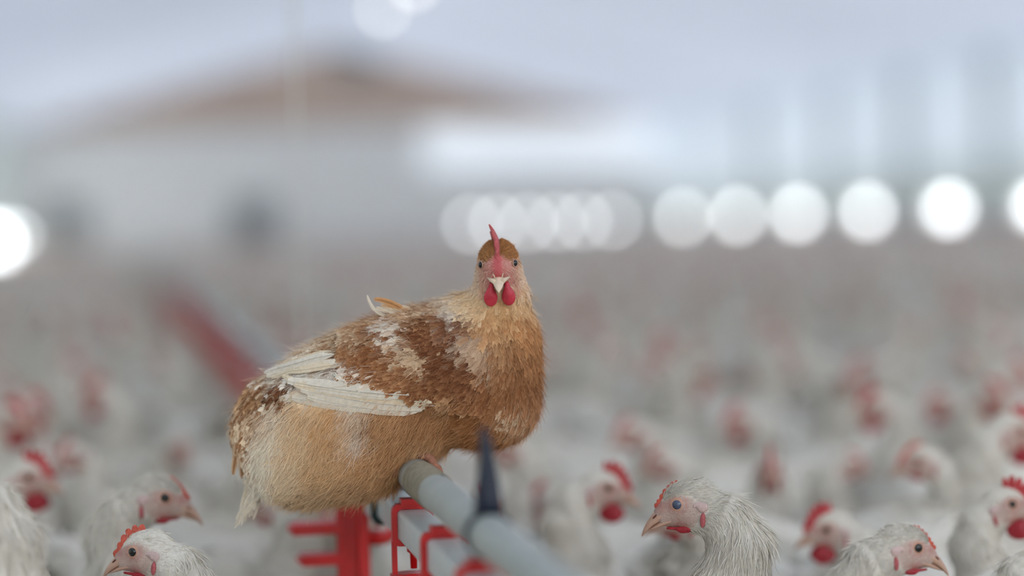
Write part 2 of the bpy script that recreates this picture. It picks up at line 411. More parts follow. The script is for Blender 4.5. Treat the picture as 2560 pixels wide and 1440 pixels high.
# exhaust fans on the end wall
def fan(px, py, r, label):
    q = pe(px, py); e = empty('exhaust_fan', (q[0], YE - .12, q[2]))
    t = [(-r, -.1, -r), (r, .1, r)]
    fr = boxes('housing', [((-r, -.10, -r), (-r*.86, .10, r)), ((r*.86, -.10, -r), (r, .10, r)), ((-r*.86, -.10, r*.86), (r*.86, .10, r)), ((-r*.86, -.10, -r), (r*.86, .10, -r*.86)), ((-r*.86, .06, -r*.86), (r*.86, .10, r*.86))], MT['dark'], e)
    bl = []
    for k in range(6):
        R = rotY(k * math.pi / 3); V, Fq = boxq((-.06*r, -.01, .1*r), (.22*r, .01, .78*r)); bl.append((V @ rotZ(.3).T @ R.T, Fq))
    V, Fq, _ = cat(bl + [uvs((0, 0, 0), (.16*r, .05, .16*r), 12, 6)]); obj('blades', mesh_np('blades', V, Fq), MT['dark'], e)
    tag(e, label, 'fan', 'exhaust fans on the far end wall')
fan(168, 560, .55, 'dark grey exhaust fan at the left of the far end wall')
fan(632, 552, .60, 'dark grey exhaust fan in the middle of the far end wall')
fan(895, 128, .55, 'dark grey exhaust fan under the ridge in the brown gable')
# hanging lamps
for (px, py, d, lab) in ((958, 24, 50, 'hanging lamp below the ridge, the wholly visible of the two'), (1035, -42, 40, 'hanging lamp cut off by the top edge of the photo')):
    q = P(px, py, d); e = empty('hanging_lamp', q)
    V, Fq = uvs((0, 0, 0), (.085, .085, .10)); obj('bulb', mesh_np('bulb', V, Fq), MT['bulb'], e)
    V, Fq = tube([(0, 0, .09), (0, 0, .17)], [.05, .03]); obj('cap', mesh_np('cap', V, Fq), MT['cap'], e)
    zr = RIDGE - abs(q[0] - XM) * (RIDGE - EAVE + .07) / (XM - XL + .3)
    V, Fq = tube([(0, 0, .16), (0, 0, zr - q[2])], .012, 6); obj('cord', mesh_np('cord', V, Fq), MT['cap'], e)
    tag(e, lab, 'lamp', 'lamps hanging along the ridge')

# ------------------------------------------------------------------ drinker line
UP = P(1052, 1200, 2.50); LP = P(1110, 1388, 2.31)
def atY(Q, y, dx=0, dz=0): return np.array([Q[0] + dx, y, Q[2] + dz])
UR = .0185
e = empty('support_pipe', (UP[0], 2.5, UP[2]))
V, Fq = tube([(0, -1.7, 0)] + [(0, y, 0) for y in np.linspace(-1.6, 50, 60)], UR, 32); o = obj('pipe', mesh_np('pipe', V, Fq), MT['pipe'], e)
tag(e, 'round grey metal pipe the brown hen perches on', 'pipe')
a = np.linspace(0, 2 * math.pi * 27, 27 * 24); yy = np.linspace(-.155, -.02, len(a)) + .0022 * np.sin(a * .37)
V, Fq = tube(np.stack([(UR + .0005) * np.cos(a), yy, (UR + .0005) * np.sin(a)], 1), .0009, 5)
tag(obj('wire_winding', mesh_np('wire_winding', V, Fq), MT['wire'], e), 'pale wire wound round the pipe in front of the hen')
V, Fq = boxq((-.0012, -.012, UR), (.0012, 0, UR + .0006)); V = V @ rotY(.25).T
V = V + np.array([0, -.150, 0]); obj('printed_mark', mesh_np('mark', V, Fq, smooth=False), MT['navy'], e)
# lower square pipe
def rsq(h, r, n=5):
    pts = []
    for k, (sx, sz) in enumerate(((1, 1), (-1, 1), (-1, -1), (1, -1))):
        for i in range(n):
            t = (k + i / (n - 1)) * math.pi / 2; pts.append((sx * (h - r) + r * math.cos(t), sz * (h - r) + r * math.sin(t)))
    return np.array(pts)
def sqloft(prof_list, close=False):
    n = len(prof_list[0][1]); V = np.vstack([np.column_stack([p[:, 0], np.full(n, y), p[:, 1]]) for y, p in prof_list])
    Fq = [[i*n+a, (i+1)*n+a, (i+1)*n+(a+1) % n, i*n+(a+1) % n] for i in range(len(prof_list)-1) for a in range(n)]
    if close:
        m = len(prof_list) - 1; Fq += [[m*n+a, a, (a+1) % n, m*n+(a+1) % n] for a in range(n)]
    return V, np.array(Fq)
LH = .0165
e = empty('drinker_pipe', (LP[0], 2.3, LP[2]))
V, Fq = sqloft([(-1.6, rsq(LH, .005)), (50, rsq(LH, .005))]); obj('pipe', mesh_np('square_pipe', V, Fq), MT['pvc'], e)
yj = .46
V, Fq = sqloft([(yj, rsq(LH + .0005, .005)), (yj, rsq(LH+.006, .008)), (yj+.05, rsq(LH+.007, .009)), (yj+.052, rsq(LH+.003, .007)), (yj+.12, rsq(LH+.003, .007)), (yj+.12, rsq(LH, .005))])
tag(obj('joint_collar', mesh_np('joint_collar', V, Fq), MT['pvc'], e), 'thick white collar joining two lengths')
V, Fq = sqloft([(yj-.028, rsq(LH + .0005, .006)), (yj-.028, rsq(LH+.007, .010)), (yj-.012, rsq(LH+.007, .010)), (yj-.012, rsq(LH+.0005, .006))])
tag(obj('rubber_band', mesh_np('rubber_band', V, Fq), MT['green'], e), 'dark green rubber band')
tag(e, 'white square plastic drinker pipe slung under the round pipe', 'pipe')
# red nipple drinker units clipped on the square pipe
def drinker_proto():
    r = empty('nipple_drinker')
    th = .0056
    a, b = rsq(LH + .0003, .005), rsq(LH + th, .007)
    rings = [sqloft([(y0, a), (y0, b), (y0+w_, b), (y0+w_, a)], True) for y0, w_ in ((-.006, .012),)]
    top = [boxq((-.0125, -.010, LH + th - .001), (.0135, .011, LH + .0115)), boxq((-.018, -.006, LH+.002), (.018, .006, LH + .006)),
           boxq((-LH-.006, -.005, -LH-.002), (-LH-.0005, .005, LH-.002))]
    V, Fq, _ = cat(rings + top); obj('saddle_clip', mesh_np('saddle_clip', V, Fq, smooth=False), MT['red'], r)
    V, Fq, _ = cat([boxq((-LH-.0065, -.0035, -.105), (-LH-.001, .0035, -LH)), boxq((LH-.004, -.003, -.060), (LH, .003, -LH-.001))]); obj('strap', mesh_np('strap', V, Fq, smooth=False), MT['red'], r)
    V, Fq = tube([(0, 0, -LH - .001), (0, 0, -LH-.012), (0, 0, -LH-.014), (0, 0, -LH-.03)], [.007, .007, .004, .0035], 14); obj('nipple', mesh_np('nipple', V, Fq), MT['red'], r)
    V, Fq = tube([(0, 0, -.068), (0, 0, -.064), (0, 0, -.052), (0, 0, -.052), (0, 0, -.065)], [.010, .018, .026, .024, .008], 20); tag(obj('drip_cup', mesh_np('drip_cup', V, Fq), MT['red'], r), None)
    return r
def clone(o, parent=None):
    c = o.copy(); COL.objects.link(c)
    if parent is not None: c.parent = parent
    for ch in o.children: clone(ch, c)
    return c
dp = drinker_proto()
yn = LP[1]
sp = [yn - .48, yn - .24, yn, yn + .25] + [yn + .62 + .25 * i for i in range(9)] + [yn + 2.9 + .3 * i for i in range(24)] + [yn + 10.5 + .8 * i for i in range(6)]
dl = {0: 'red nipple drinker clip nearest the bottom edge of the photo', 1: 'red nipple drinker clip at the bottom edge below the navy spike', 2: 'sharp red drinker clip halfway down the white square pipe', 3: 'red drinker clip just below the wire winding, next to the dark green band'}
for i, y in enumerate(sp):
    o = dp if i == 0 else clone(dp)
    o.location = (LP[0], y, LP[2])
    if i in dl: tag(o, dl[i], 'drinker', 'red drinkers along the pipe')
    elif i < 8: tag(o, 'red drinker behind the brown hen, among the first beyond the green band', 'drinker', 'red drinkers along the pipe')
    else: tag(o, 'far blurred red drinker in the pink streak left of the hen', 'drinker', 'far red drinkers along the pipe')
# finned red guard hanging on the far side of the hen
def guard(px, d, label):
    q = atY(LP, P(px, 1300, d)[1]); e = empty('drinker_guard', (q[0], q[1], q[2]))
    boxes('plate', [((-.052, -.004, -.22), (-.012, .004, -.004)), ((-.026, -.016, -.22), (-.020, .016, -.004)), ((-.050, -.012, -.22), (-.046, .012, -.02))], MT['red'], e)
    for k, (z, l) in enumerate(((-.035, .105), (-.072, .095), (-.105, .088), (-.140, .082))):
        boxes('fin', [((-l, -.018, z - .013), (-.045, .018, z)), ((-l - .004, -.018, z - .009), (-l, .018, z - .004))], MT['red'], e)
    boxes('hook', [((-.030, -.010, -.010), (-LH-.0005, .010, LH+.004)), ((-.030, -.010, LH+.0005), (.012, .010, LH+.006))], MT['red'], e)
    tag(e, label, 'guard')
guard(958, 2.90, 'red slatted drinker guard hanging under the tail of the brown hen')
# navy clamp with tall spike
q = atY(UP, P(1272, 1360, 2.04)[1]); e = empty('pipe_clamp', q)
aa = np.linspace(0, 2 * math.pi, 33)[:-1]
def ringm(r0, r1, y0, y1):
    n = len(aa); prof = [(r0, y0), (r1, y0), (r1, y1), (r0, y1)]
    V = np.vstack([np.column_stack([r * np.cos(aa), np.full(n, y), r * np.sin(aa)]) for r, y in prof])
    return V, np.array([[i*n+k, ((i+1) % 4)*n+k, ((i+1) % 4)*n+(k+1) % n, i*n+(k+1) % n] for i in range(4) for k in range(n)])
V, Fq = ringm(UR + .0002, UR + .003, -.007, .007); obj('ring', mesh_np('ring', V, Fq), MT['navy'], e)
V, Fq = tube([(0, 0, UR+.001), (0, 0, UR + .012), (.0, 0, UR + .035), (-.001, 0, UR + .058), (-.003, 0, UR + .074)], [.0125, .0118, .0085, .0055, .0022], 16); obj('spike', mesh_np('spike', V, Fq), MT['navy'], e)
tag(e, 'navy blue plastic clamp with a tall pointed spike on the round pipe', 'clamp')
# suspension cord further down the line
y4 = P(782, 970, 4.1)[1]; top = P(712, -60, 4.1)
e = empty('suspension_cord', (UP[0], y4, UP[2]))
zc_ = RIDGE - abs(UP[0] - XM) * (RIDGE - EAVE + .07) / (XM - XL + .3)
V, Fq = tube([(0, 0, UR), (0, 0, zc_ - UP[2])], .0028, 8); obj('cord', mesh_np('cord', V, Fq), MT['cord'], e)
aa0 = aa; V, Fq = ringm(UR + .0002, UR + .002, -.006, .006); obj('loop', mesh_np('loop', V, Fq), MT['cord'], e)
tag(e, 'thin pale cord rising from the drinker line left of the hen', 'cord')
# ------------------------------------------------------------------ the brown hen
HD = 2.58; HS = HD / F
HO = P(1050, 1170, HD)
def H(u, v, w=0.0):
    return np.stack(np.broadcast_arrays((np.asarray(u, float) - 1050) * HS, np.asarray(w, float) * HS, (1170 - np.asarray(v, float)) * HS), -1)
def he(u, v, w, ru, rv, rw, ang=0):    # ang>0 lifts the right-hand end
    return ell(H(u, v, w), np.array([ru, rw, rv]) * HS, rotY(-math.radians(ang)))
# head frame: X forward (towards the camera), Y to the bird's left, Z up
HH = H(1246, 657, -110)
hx = nrm(np.array([-.02, -1.0, -.16])); hz = nrm(np.array([-.055, 0, 1.0]) - hx * (np.array([-.055, 0, 1.0]) @ hx)); hy = np.cross(hz, hx)
HR = np.stack([hx, hy, hz], 1)           # columns
def hf(x, y, z): return HH + HR @ np.array([x, y, z])
hprims = [he(920, 1010, 0, 320, 195, 165, 20), he(1000, 960, 0, 250, 175, 170, 22), he(1185, 925, -15, 165, 192, 150), he(1235, 1005, -20, 112, 108, 112),
          he(1215, 850, -22, 128, 120, 110), he(1090, 880, 0, 190, 118, 140, 18), he(765, 1100, 0, 165, 165, 135, 15), he(690, 1110, 0, 85, 120, 85, 30), he(655, 1040, 0, 62, 105, 55, -20),
          he(878, 1122, -20, 165, 126, 125, 6), he(1000, 1085, 0, 120, 80, 120), con(H(1245, 830, -30), H(1250, 735, -55), 92 * HS, 66 * HS), con(H(1250, 740, -55), H(1249, 690, -68), 62 * HS, 52 * HS)]
# folded wing bulges on both sides
for sd in (-1, 1):
    hprims += [he(1040, 915, sd * 125, 200, 95, 42, 12), he(860, 950, sd * 108, 180, 55, 30, 14), he(1120, 950, sd * 118, 105, 70, 45, 0)]
hprims += [ell(hf(-.012, 0, .001), [.027, .0200, .0215], HR), ell(hf(.004, 0, -.004), [.021, .0150, .0150], HR), ell(hf(-.008, 0, -.016), [.022, .0205, .0175], HR)]
hfn0 = sdf(hprims, .010)
HM = Matrix.Translation(Vector(HO)) @ Matrix([[*RW[i]] for i in range(3)]).to_4x4() @ Matrix(((1,0,0),(0,0,1),(0,-1,0))).to_4x4()
HMi = np.array(HM.inverted())
PA = HMi[:3, :3] @ UP + HMi[:3, 3]; PB = HMi[:3, :3] @ (LP + np.array([0, 0, 0])) + HMi[:3, 3]; PD = HMi[:3, :3] @ np.array([0, 1.0, 0])
def hfn(p):
    d = hfn0(p)
    for c0, r0 in ((PA, UR + .0015), (PB, LH * 1.30)):
        x = p - c0; t = x @ PD; g_ = r0 - np.linalg.norm(x - t[..., None] * PD, axis=-1); k = .006
        h = np.maximum(k - np.abs(d - g_), 0) / k; d = np.maximum(d, g_) + h * h * k * .25
    return d
hV, hQ = nets(hfn, H(540, 1320, -260), H(1400, 560, 240), .0026)
EYE = []
# --- plumage colour map (position in the photograph -> colour of the feathers, with shaded creases painted in)
CM = [ # u, v, radius, inner rgb, rim rgb
 (1246,610,30,(172,120,72),(196,148,98)), (1205,640,26,(190,138,90),(206,160,116)), (1290,640,26,(180,128,82),(200,152,108)),
 (1190,700,30,(226,200,176),(232,212,190)), (1305,690,28,(226,196,170),(232,206,182)), (1195,745,40,(220,186,142),(232,208,172)),
 (1250,775,35,(206,160,110),(214,172,124)), (1320,750,35,(214,172,126),(226,190,148)), (1120,755,30,(206,170,130),(234,218,196)),
 (1130,785,24,(212,196,178),(222,206,188)), (1160,845,26,(190,166,144),(204,182,160)), (1200,870,30,(190,156,126),(206,176,148)), (1060,775,30,(176,122,78),(222,196,164)),
 (1230,820,40,(194,140,92),(212,166,120)), (1310,830,40,(188,128,80),(206,152,102)), (1340,900,36,(184,126,80),(200,146,98)), (1300,930,40,(160,102,62),(188,132,88)),
 (1240,900,40,(172,116,74),(200,152,110)), (1215,910,16,(196,170,144),(212,188,162)), (1272,835,12,(112,78,52),(140,98,66)), (1308,905,12,(112,70,44),(140,92,60)), (1325,985,13,(122,78,50),(150,102,68)), (1280,980,44,(166,106,64),(190,134,90)), (1335,1000,34,(176,118,76),(200,148,106)), (1290,1038,24,(214,184,150),(224,200,170)),  # smallest dark spots paint the shade inside breast creases
 (1320,1060,30,(182,124,82),(204,154,112)), (1230,1080,44,(172,110,66),(192,136,88)), (1180,1030,40,(168,104,60),(190,130,82)), (1130,1080,36,(188,130,82),(208,158,112)),
 (1090,790,34,(142,84,50),(196,144,98)), (1150,830,36,(136,78,48),(178,122,82)), (1030,800,26,(172,120,80),(214,176,136)), (990,835,24,(222,206,186),(228,214,198)), (960,880,30,(150,88,52),(192,134,88)),
 (1060,850,36,(132,76,46),(174,116,76)), (1110,900,36,(130,74,46),(170,112,74)), (1030,888,26,(208,176,142),(222,198,168)), (1060,900,22,(204,170,132),(218,192,160)), (940,850,26,(150,92,56),(186,130,86)),
 (880,895,32,(158,98,58),(196,140,92)), (1000,930,32,(156,94,56),(204,150,104)), (1170,940,34,(134,78,48),(176,120,80)), (1100,960,36,(144,84,50),(188,132,88)), (1190,990,34,(148,90,56),(190,136,94)),
 (1060,975,30,(148,90,56),(194,138,92)), (1130,1000,26,(190,142,98),(214,172,130)),
 (900,835,30,(182,128,84),(226,200,166)), (850,855,30,(176,122,78),(230,210,180)), (800,880,30,(200,156,112),(234,220,196)), (750,905,30,(206,166,124),(236,224,204)), (700,935,26,(220,190,156),(236,226,208)),
 (930,800,26,(168,116,74),(214,176,136)), (860,930,30,(230,220,206),(234,226,214)), (780,945,30,(232,224,212),(236,230,220)), (900,960,28,(228,212,192),(234,224,208)),
 (700,970,26,(140,84,50),(176,120,78)), (730,960,22,(130,74,44),(160,104,66)), (650,990,30,(166,112,70),(214,170,126)), (620,1030,30,(172,116,74),(228,202,168)), (660,1050,26,(174,118,76),(220,190,152)),
 (600,1080,28,(178,124,80),(230,204,172)), (590,1130,26,(184,128,84),(228,200,166)), (610,1170,24,(190,138,94),(232,208,178)),
 (700,1030,30,(224,202,172),(234,220,198)), (680,1090,34,(228,212,186),(236,224,204)), (650,1160,36,(230,216,192),(238,228,210)), (640,1230,30,(234,222,202),(240,232,218)),
 (780,1020,36,(216,178,132),(228,200,162)), (760,1090,44,(218,184,140),(230,204,168)), (730,1180,40,(222,194,154),(232,210,178)), (840,1060,44,(208,160,108),(222,182,136)), (830,1150,50,(206,162,112),(220,184,140)),
 (800,1240,40,(196,160,120),(212,182,144)), (900,1040,30,(210,180,150),(226,204,178)), (905,1090,24,(222,204,184),(230,214,196)), (930,1050,22,(150,100,64),(190,140,96)), (930,1150,44,(196,144,94),(214,170,122)),
 (990,1050,40,(194,140,92),(212,166,118)), (1060,1060,40,(184,126,80),(206,156,108)), (900,1220,36,(190,146,104),(208,170,128)), (1000,1120,40,(190,136,88),(210,162,114)), (1080,1110,36,(196,148,102),(216,176,132)),
]
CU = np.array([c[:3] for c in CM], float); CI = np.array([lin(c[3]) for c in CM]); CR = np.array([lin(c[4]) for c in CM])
def tone(C):
    l = C @ np.array([.3, .6, .1]); C = C * .97 + l[:, None] * .03
    return C * ((l / .36) ** .42)[:, None].clip(.5, 1.12)
CI = tone(CI); CR = tone(CR)
lowb = (CU[:, 1] > 1015) & (CU[:, 0] < 1010); CI[lowb] *= 1.13; CR[lowb] *= 1.10  # belly colours raised to offset the shade underneath
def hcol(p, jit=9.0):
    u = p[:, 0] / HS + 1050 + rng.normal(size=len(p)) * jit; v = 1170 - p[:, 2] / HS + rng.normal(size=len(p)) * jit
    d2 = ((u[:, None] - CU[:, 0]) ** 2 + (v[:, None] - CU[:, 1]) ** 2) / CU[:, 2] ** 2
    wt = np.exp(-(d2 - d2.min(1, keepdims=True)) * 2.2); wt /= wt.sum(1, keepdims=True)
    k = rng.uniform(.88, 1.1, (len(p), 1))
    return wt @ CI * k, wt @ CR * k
FL = np.array([ # u, v, du, dv  (towards feather tips)
 (1200,740,-.5,.8),(1250,760,0,1),(1320,760,.35,1),(1150,790,-.8,.5),(1060,790,-1,.35),(950,830,-1,.4),(850,880,-1,.45),(750,920,-1,.6),(650,990,-.6,1),(600,1080,-.25,1),(600,1160,0,1),
 (1100,870,-1,.35),(1000,900,-1,.25),(1200,950,-.8,.6),(1300,850,.05,1),(1340,950,-.1,1),(1280,1000,-.3,1),(1300,1080,-.5,.8),(1220,1080,-.8,.6),(1100,1060,-.9,.6),(1000,1080,-.7,.8),
 (900,1080,-.5,.9),(800,1100,-.45,1),(700,1100,-.4,1),(640,1200,-.3,1),(850,1200,-.8,.5),(750,1230,-.8,.4),(1246,620,0,-1),(1246,680,0,1),(1180,700,-.4,1),(950,1200,-.9,.3)], float)
def hflow(p):
    u = p[:, 0] / HS + 1050; v = 1170 - p[:, 2] / HS
    wt = np.exp(-((u[:, None] - FL[:, 0]) ** 2 + (v[:, None] - FL[:, 1]) ** 2) / 70.0 ** 2) + 1e-9; wt /= wt.sum(1, keepdims=True)
    d = nrm(wt @ FL[:, 2:])
    return np.stack([d[:, 0], np.zeros(len(p)), -d[:, 1]], 1)
def inhead(p): return (p - HH) @ HR
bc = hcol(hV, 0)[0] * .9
q = inhead(hV)
def sm(a, b, x): t = np.clip((x - a) / (b - a), 0, 1); return t * t * (3 - 2 * t)
face = sm(.0, .007, q[:, 0] + .002 * np.sin(q[:, 2] * 700)) * (1 - sm(.003, .009, q[:, 2] - .9 * np.maximum(np.abs(q[:, 1]) - .010, 0) - np.clip(.016 - np.abs(q[:, 1]), 0, 1) * .35)) * sm(-.031, -.024, q[:, 2])
headm = np.linalg.norm(q, axis=1) < .055
face = face * headm
pk = np.array(lin((208, 140, 128))); pk2 = np.array(lin((198, 92, 94))); cen = np.exp(-(q[:, 1] / .0075) ** 2)[:, None]
bc = bc * (1 - face[:, None]) + (pk * (1 - cen) + pk2 * cen) * face[:, None]
hen = empty('brown_hen', HO)
hen.matrix_world = HM
tag(hen, 'brown and white speckled hen perched on the round pipe, looking at the camera', 'hen')
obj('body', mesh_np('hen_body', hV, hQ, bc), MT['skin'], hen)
bl, hQs = hV, hQ
p, n = sample(hV, hQ, 30000, hfn)
u = p[:, 0] / HS + 1050; v = 1170 - p[:, 2] / HS; qq = inhead(p); dh = np.linalg.norm(qq - np.array([-.008, 0, -.004]), axis=1)
isface = (dh < .05) & (qq[:, 0] > -.001) & (qq[:, 2] < .009 + .0 * u) & (qq[:, 2] > -.027)
# 1 head and neck: short fine feathers
hd = (dh < .034) & ~isface
crown = hd & (qq[:, 2] > .004)
def ontop(P0, N0, k): i = np.flatnonzero(P0); return i if len(i) <= k else rng.choice(i, k, replace=False)
sh_p, sh_n = sample(hV, hQ, 400000, hfn)[0:2]
sq = inhead(sh_p); dd = np.linalg.norm(sq - np.array([-.008, 0, -.004]), axis=1)
front = sq[:, 0] > -.001
jr = rng.normal(size=len(sq))
blank = front & (sq[:, 2] < .0120 - .75 * np.abs(sq[:, 1]) + .0012 * jr) & (np.abs(sq[:, 1]) < .0160 + .0012 * jr) & (sq[:, 2] > -.0245 + .0015 * jr)
blank |= (np.abs(sq[:, 1]) < .0028) & (sq[:, 0] > -.02) & (sq[:, 2] > 0)
blank |= (np.hypot(sq[:, 0] - .0085, sq[:, 2] + .0005) < .0052)
hsel = (dd < .040) & ~blank
i = np.flatnonzero(hsel)
fl = hflow(sh_p[i]); 
back = nrm(np.stack([-.6 * np.ones(len(i)), np.sign(sq[i, 1]) * .25, np.where(sq[i, 2] > 0, .1, -.9)], 1) @ HR.T)
c1, c2 = hcol(sh_p[i], 5)
hm = sm(.012, .02, np.abs(sq[i, 1]))[:, None]
crn = np.array(lin((168, 110, 64))); cc = c1 * .55 + crn * .45 * rng.uniform(.75, 1.2, (len(i), 1)) if True else c1
isc = (sq[i, 2] > .003)[:, None]
cream = np.array(lin((226, 196, 168)))
cc = np.where(isc, cc * rng.uniform(.7, 1.25, (len(i), 1)), c2 * .5 + cream * .5)
pe_ = (np.exp(-((np.abs(sq[i, 1]) - .017) / .003) ** 2) * (sq[i, 0] > -.006) * (sq[i, 2] < .002))[:, None] * .6; cc = cc * (1 - pe_) + np.array(lin((216, 150, 132))) * pe_
Fa = strands(sh_p[i], back, sh_n[i], rng.uniform(.0026, .0045, len(i)), .0007, cc, 2, lift=.35, curl=.25, jit=.25, ctip=cc * 1.12)
# sparse fine bristles on the bare face
i = np.flatnonzero(blank & (dd < .04) & (np.abs(sq[:, 1]) > .004)); i = rng.choice(i, min(len(i), 900), replace=False)
Fb = strands(sh_p[i], nrm(np.stack([-np.ones(len(i)), np.zeros(len(i)), -.6 * np.ones(len(i))], 1) @ HR.T), sh_n[i], .0028, .00028, np.array(lin((226, 180, 164))), 2, lift=.5, jit=.3)
V, Fq, C = cat([Fa, Fb]); obj('head_feathers', mesh_np('head_feathers', V, Fq, C), MT['feather'], hen)
# 2 neck hackle: narrow feathers
nk = (dd >= .036) & ((1170 - sh_p[:, 2] / HS) < 845) & ((sh_p[:, 0] / HS + 1050) > 1120)
i = np.flatnonzero(nk); i = rng.choice(i, min(len(i), 2600), replace=False)
c1, c2 = hcol(sh_p[i])
Fa = feathers(sh_p[i], hflow(sh_p[i]) + rng.normal(size=(len(i), 3)) * .22, sh_n[i], rng.uniform(.011, .018, len(i)), rng.uniform(.0020, .0034, len(i)), c1, c2, 9, lift=.22, curl=.22)
i = rng.choice(np.flatnonzero(nk), 3000); c1, c2 = hcol(sh_p[i])
Fb = strands(sh_p[i], hflow(sh_p[i]), sh_n[i], rng.uniform(.008, .015, len(i)), .0005, c1, 3, lift=.4, curl=.2, jit=.3, ctip=c2)
V, Fq, C = cat([Fa, Fb]); obj('neck_hackle', mesh_np('neck_hackle', V, Fq, C), MT['feather'], hen)
U_ = sh_p[:, 0] / HS + 1050; V_ = 1170 - sh_p[:, 2] / HS
notneck = ~nk & (dd >= .036)
# regions
yw = np.interp(U_, [680, 760, 900, 1000, 1090, 1200], [985, 1000, 1010, 1012, 1020, 1010])   # lower edge of the wing
fluff = notneck & (V_ > yw + 4) & (U_ < 1080) & ~((U_ < 690) & (V_ < 1010)) & ~(U_ < 640 - (V_ - 1100) * .12)
tailr = notneck & ~fluff & (U_ < 715) & (V_ > 945)
yc_ = np.interp(U_, [835, 880, 960, 1050, 1100, 1215], [908, 936, 958, 978, 996, 1010])
wingband = notneck & (V_ > yc_ - 4) & (V_ < yw + 4) & (U_ > 740) & (U_ < 1120)
wingr = notneck & (V_ <= yc_) & (U_ > 880) & (U_ < 1215) & (V_ > 800 + (1100 - U_) * .12) & ~tailr
saddle = notneck & ~fluff & ~tailr & ~wingr & (U_ < 1120) & (V_ < yw + 5) & ~(wingband & (U_ > 800))
breast = notneck & ~fluff & ~tailr & ~wingr & ~saddle
def patch(name, mask, N, L, W, Mb, lift, curl, fj=.12, cj=10, extra=0, mix=0, elen=(.01, .018), ew=.0005, lab=None, rimk=1.0):
    i = rng.choice(np.flatnonzero(mask), N); c1, c2 = hcol(sh_p[i], cj)
    if mix: k_ = rng.random((N, 1)) < mix; c1, c2 = np.where(k_, c2 * 1.05, c1), np.where(k_, c2 * 1.05, np.where(rng.random((N, 1)) < .5, c1, c2))
    parts = [feathers(sh_p[i], hflow(sh_p[i]) + rng.normal(size=(N, 3)) * fj, sh_n[i], rng.uniform(*L, N), rng.uniform(*W, N), c1, c2, Mb, lift=lift, curl=curl)]
    if extra:
        i = rng.choice(np.flatnonzero(mask), extra); c1, c2 = hcol(sh_p[i], cj)
        parts.append(strands(sh_p[i], hflow(sh_p[i]), sh_n[i], rng.uniform(*elen, extra), ew, c1, 3, lift=.35, curl=.25, jit=.3, ctip=c2))
    V, Fq, C = cat(parts); return tag(obj(name, mesh_np(name, V, Fq, C), MT['feather'], hen), lab)
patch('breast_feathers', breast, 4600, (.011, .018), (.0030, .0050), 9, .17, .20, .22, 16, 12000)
patch('back_feathers', saddle, 2300, (.013, .020), (.0028, .0044), 9, .17, .18, .14, 12, 5000, mix=.45, lab='brown and cream speckled back feathers')
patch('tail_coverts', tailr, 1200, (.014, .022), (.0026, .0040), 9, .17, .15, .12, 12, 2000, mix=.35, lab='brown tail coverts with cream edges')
# fluff of the belly
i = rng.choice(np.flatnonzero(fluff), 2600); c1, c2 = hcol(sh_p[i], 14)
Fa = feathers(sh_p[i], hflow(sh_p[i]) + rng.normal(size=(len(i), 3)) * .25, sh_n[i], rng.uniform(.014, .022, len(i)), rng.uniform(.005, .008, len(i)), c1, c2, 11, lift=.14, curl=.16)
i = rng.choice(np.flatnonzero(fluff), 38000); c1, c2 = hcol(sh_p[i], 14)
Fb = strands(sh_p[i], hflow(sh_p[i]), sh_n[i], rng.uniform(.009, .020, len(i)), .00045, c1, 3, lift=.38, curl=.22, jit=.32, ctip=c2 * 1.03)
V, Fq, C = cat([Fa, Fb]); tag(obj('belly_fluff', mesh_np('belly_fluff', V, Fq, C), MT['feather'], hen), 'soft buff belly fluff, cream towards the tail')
# surface depth seen from the camera side
def surfw(u, v, side=-1):
    u, v = np.broadcast_arrays(np.asarray(u, float), np.asarray(v, float)); w = np.full(u.shape, 300.0 * side)
    for _ in range(60): w = w - side * np.maximum(hfn(H(u, v, w)), 0) / HS * .8
    w = np.where(np.abs(w) < 5, 60.0 * side, w); return np.clip(w, -260, 260)
def spath(pts, side=-1, off=4, k=16):
    pts = np.array(pts, float); s = np.linspace(0, 1, len(pts)); x = np.linspace(0, 1, k)
    if len(pts) == 3:
        uv = ((1-x)**2)[:, None] * pts[0] + (2*x*(1-x))[:, None] * pts[1] + (x**2)[:, None] * pts[2]
    else: uv = np.stack([np.interp(x, s, pts[:, i]) for i in (0, 1)], 1)
    w = surfw(uv[:, 0], uv[:, 1], side); w = np.convolve(np.pad(w, 3, mode='edge'), np.ones(7) / 7, 'valid')
    pp = H(uv[:, 0], uv[:, 1], w); n = grad(hfn, pp, .003); n = nrm(n + np.array([0, side * .8, 0]))
    return pp + n * (off * HS), n
WH = np.array(lin((232, 222, 206))); WC = np.array(lin((230, 214, 188))); BUF = np.array(lin((214, 160, 108)))
for side in (-1, 1):
    parts = []
    flight = [ # pts, width px, colour, offset
     (((860, 1003), (790, 985), (712, 992)), 15, WC, 6), (((930, 1012), (850, 1008), (742, 988)), 17, WH, 8), (((1060, 1016), (940, 1022), (780, 985)), 18, WH, 10),
     (((1098, 1002), (960, 1010), (762, 968)), 19, WH, 13), (((1085, 996), (940, 985), (748, 958)), 19, WC, 16), (((1030, 978), (900, 975), (732, 950)), 20, WH, 18),
     (((900, 955), (800, 975), (722, 942)), 13, WC, 16), (((880, 905), (790, 915), (676, 945)), 14, WH, 16),
     (((850, 890), (770, 905), (668, 940)), 12, WH, 18), (((850, 912), (780, 922), (692, 948)), 11, WC, 19), (((840, 880), (760, 900), (690, 928)), 9, WC, 14)]
    for pts, W_, c, off in flight:
        pp, n = spath(pts, side, off); parts.append(vane(pp, n, W_ * HS, c * rng.uniform(.93, 1.02), c * np.array([.97, .93, .87]) if off % 3 else c, 70))
    V, Fq, C = cat(parts); tag(obj('flight_feathers', mesh_np('flight_feathers', V, Fq, C), MT['feather'], hen), 'long white flight feathers')
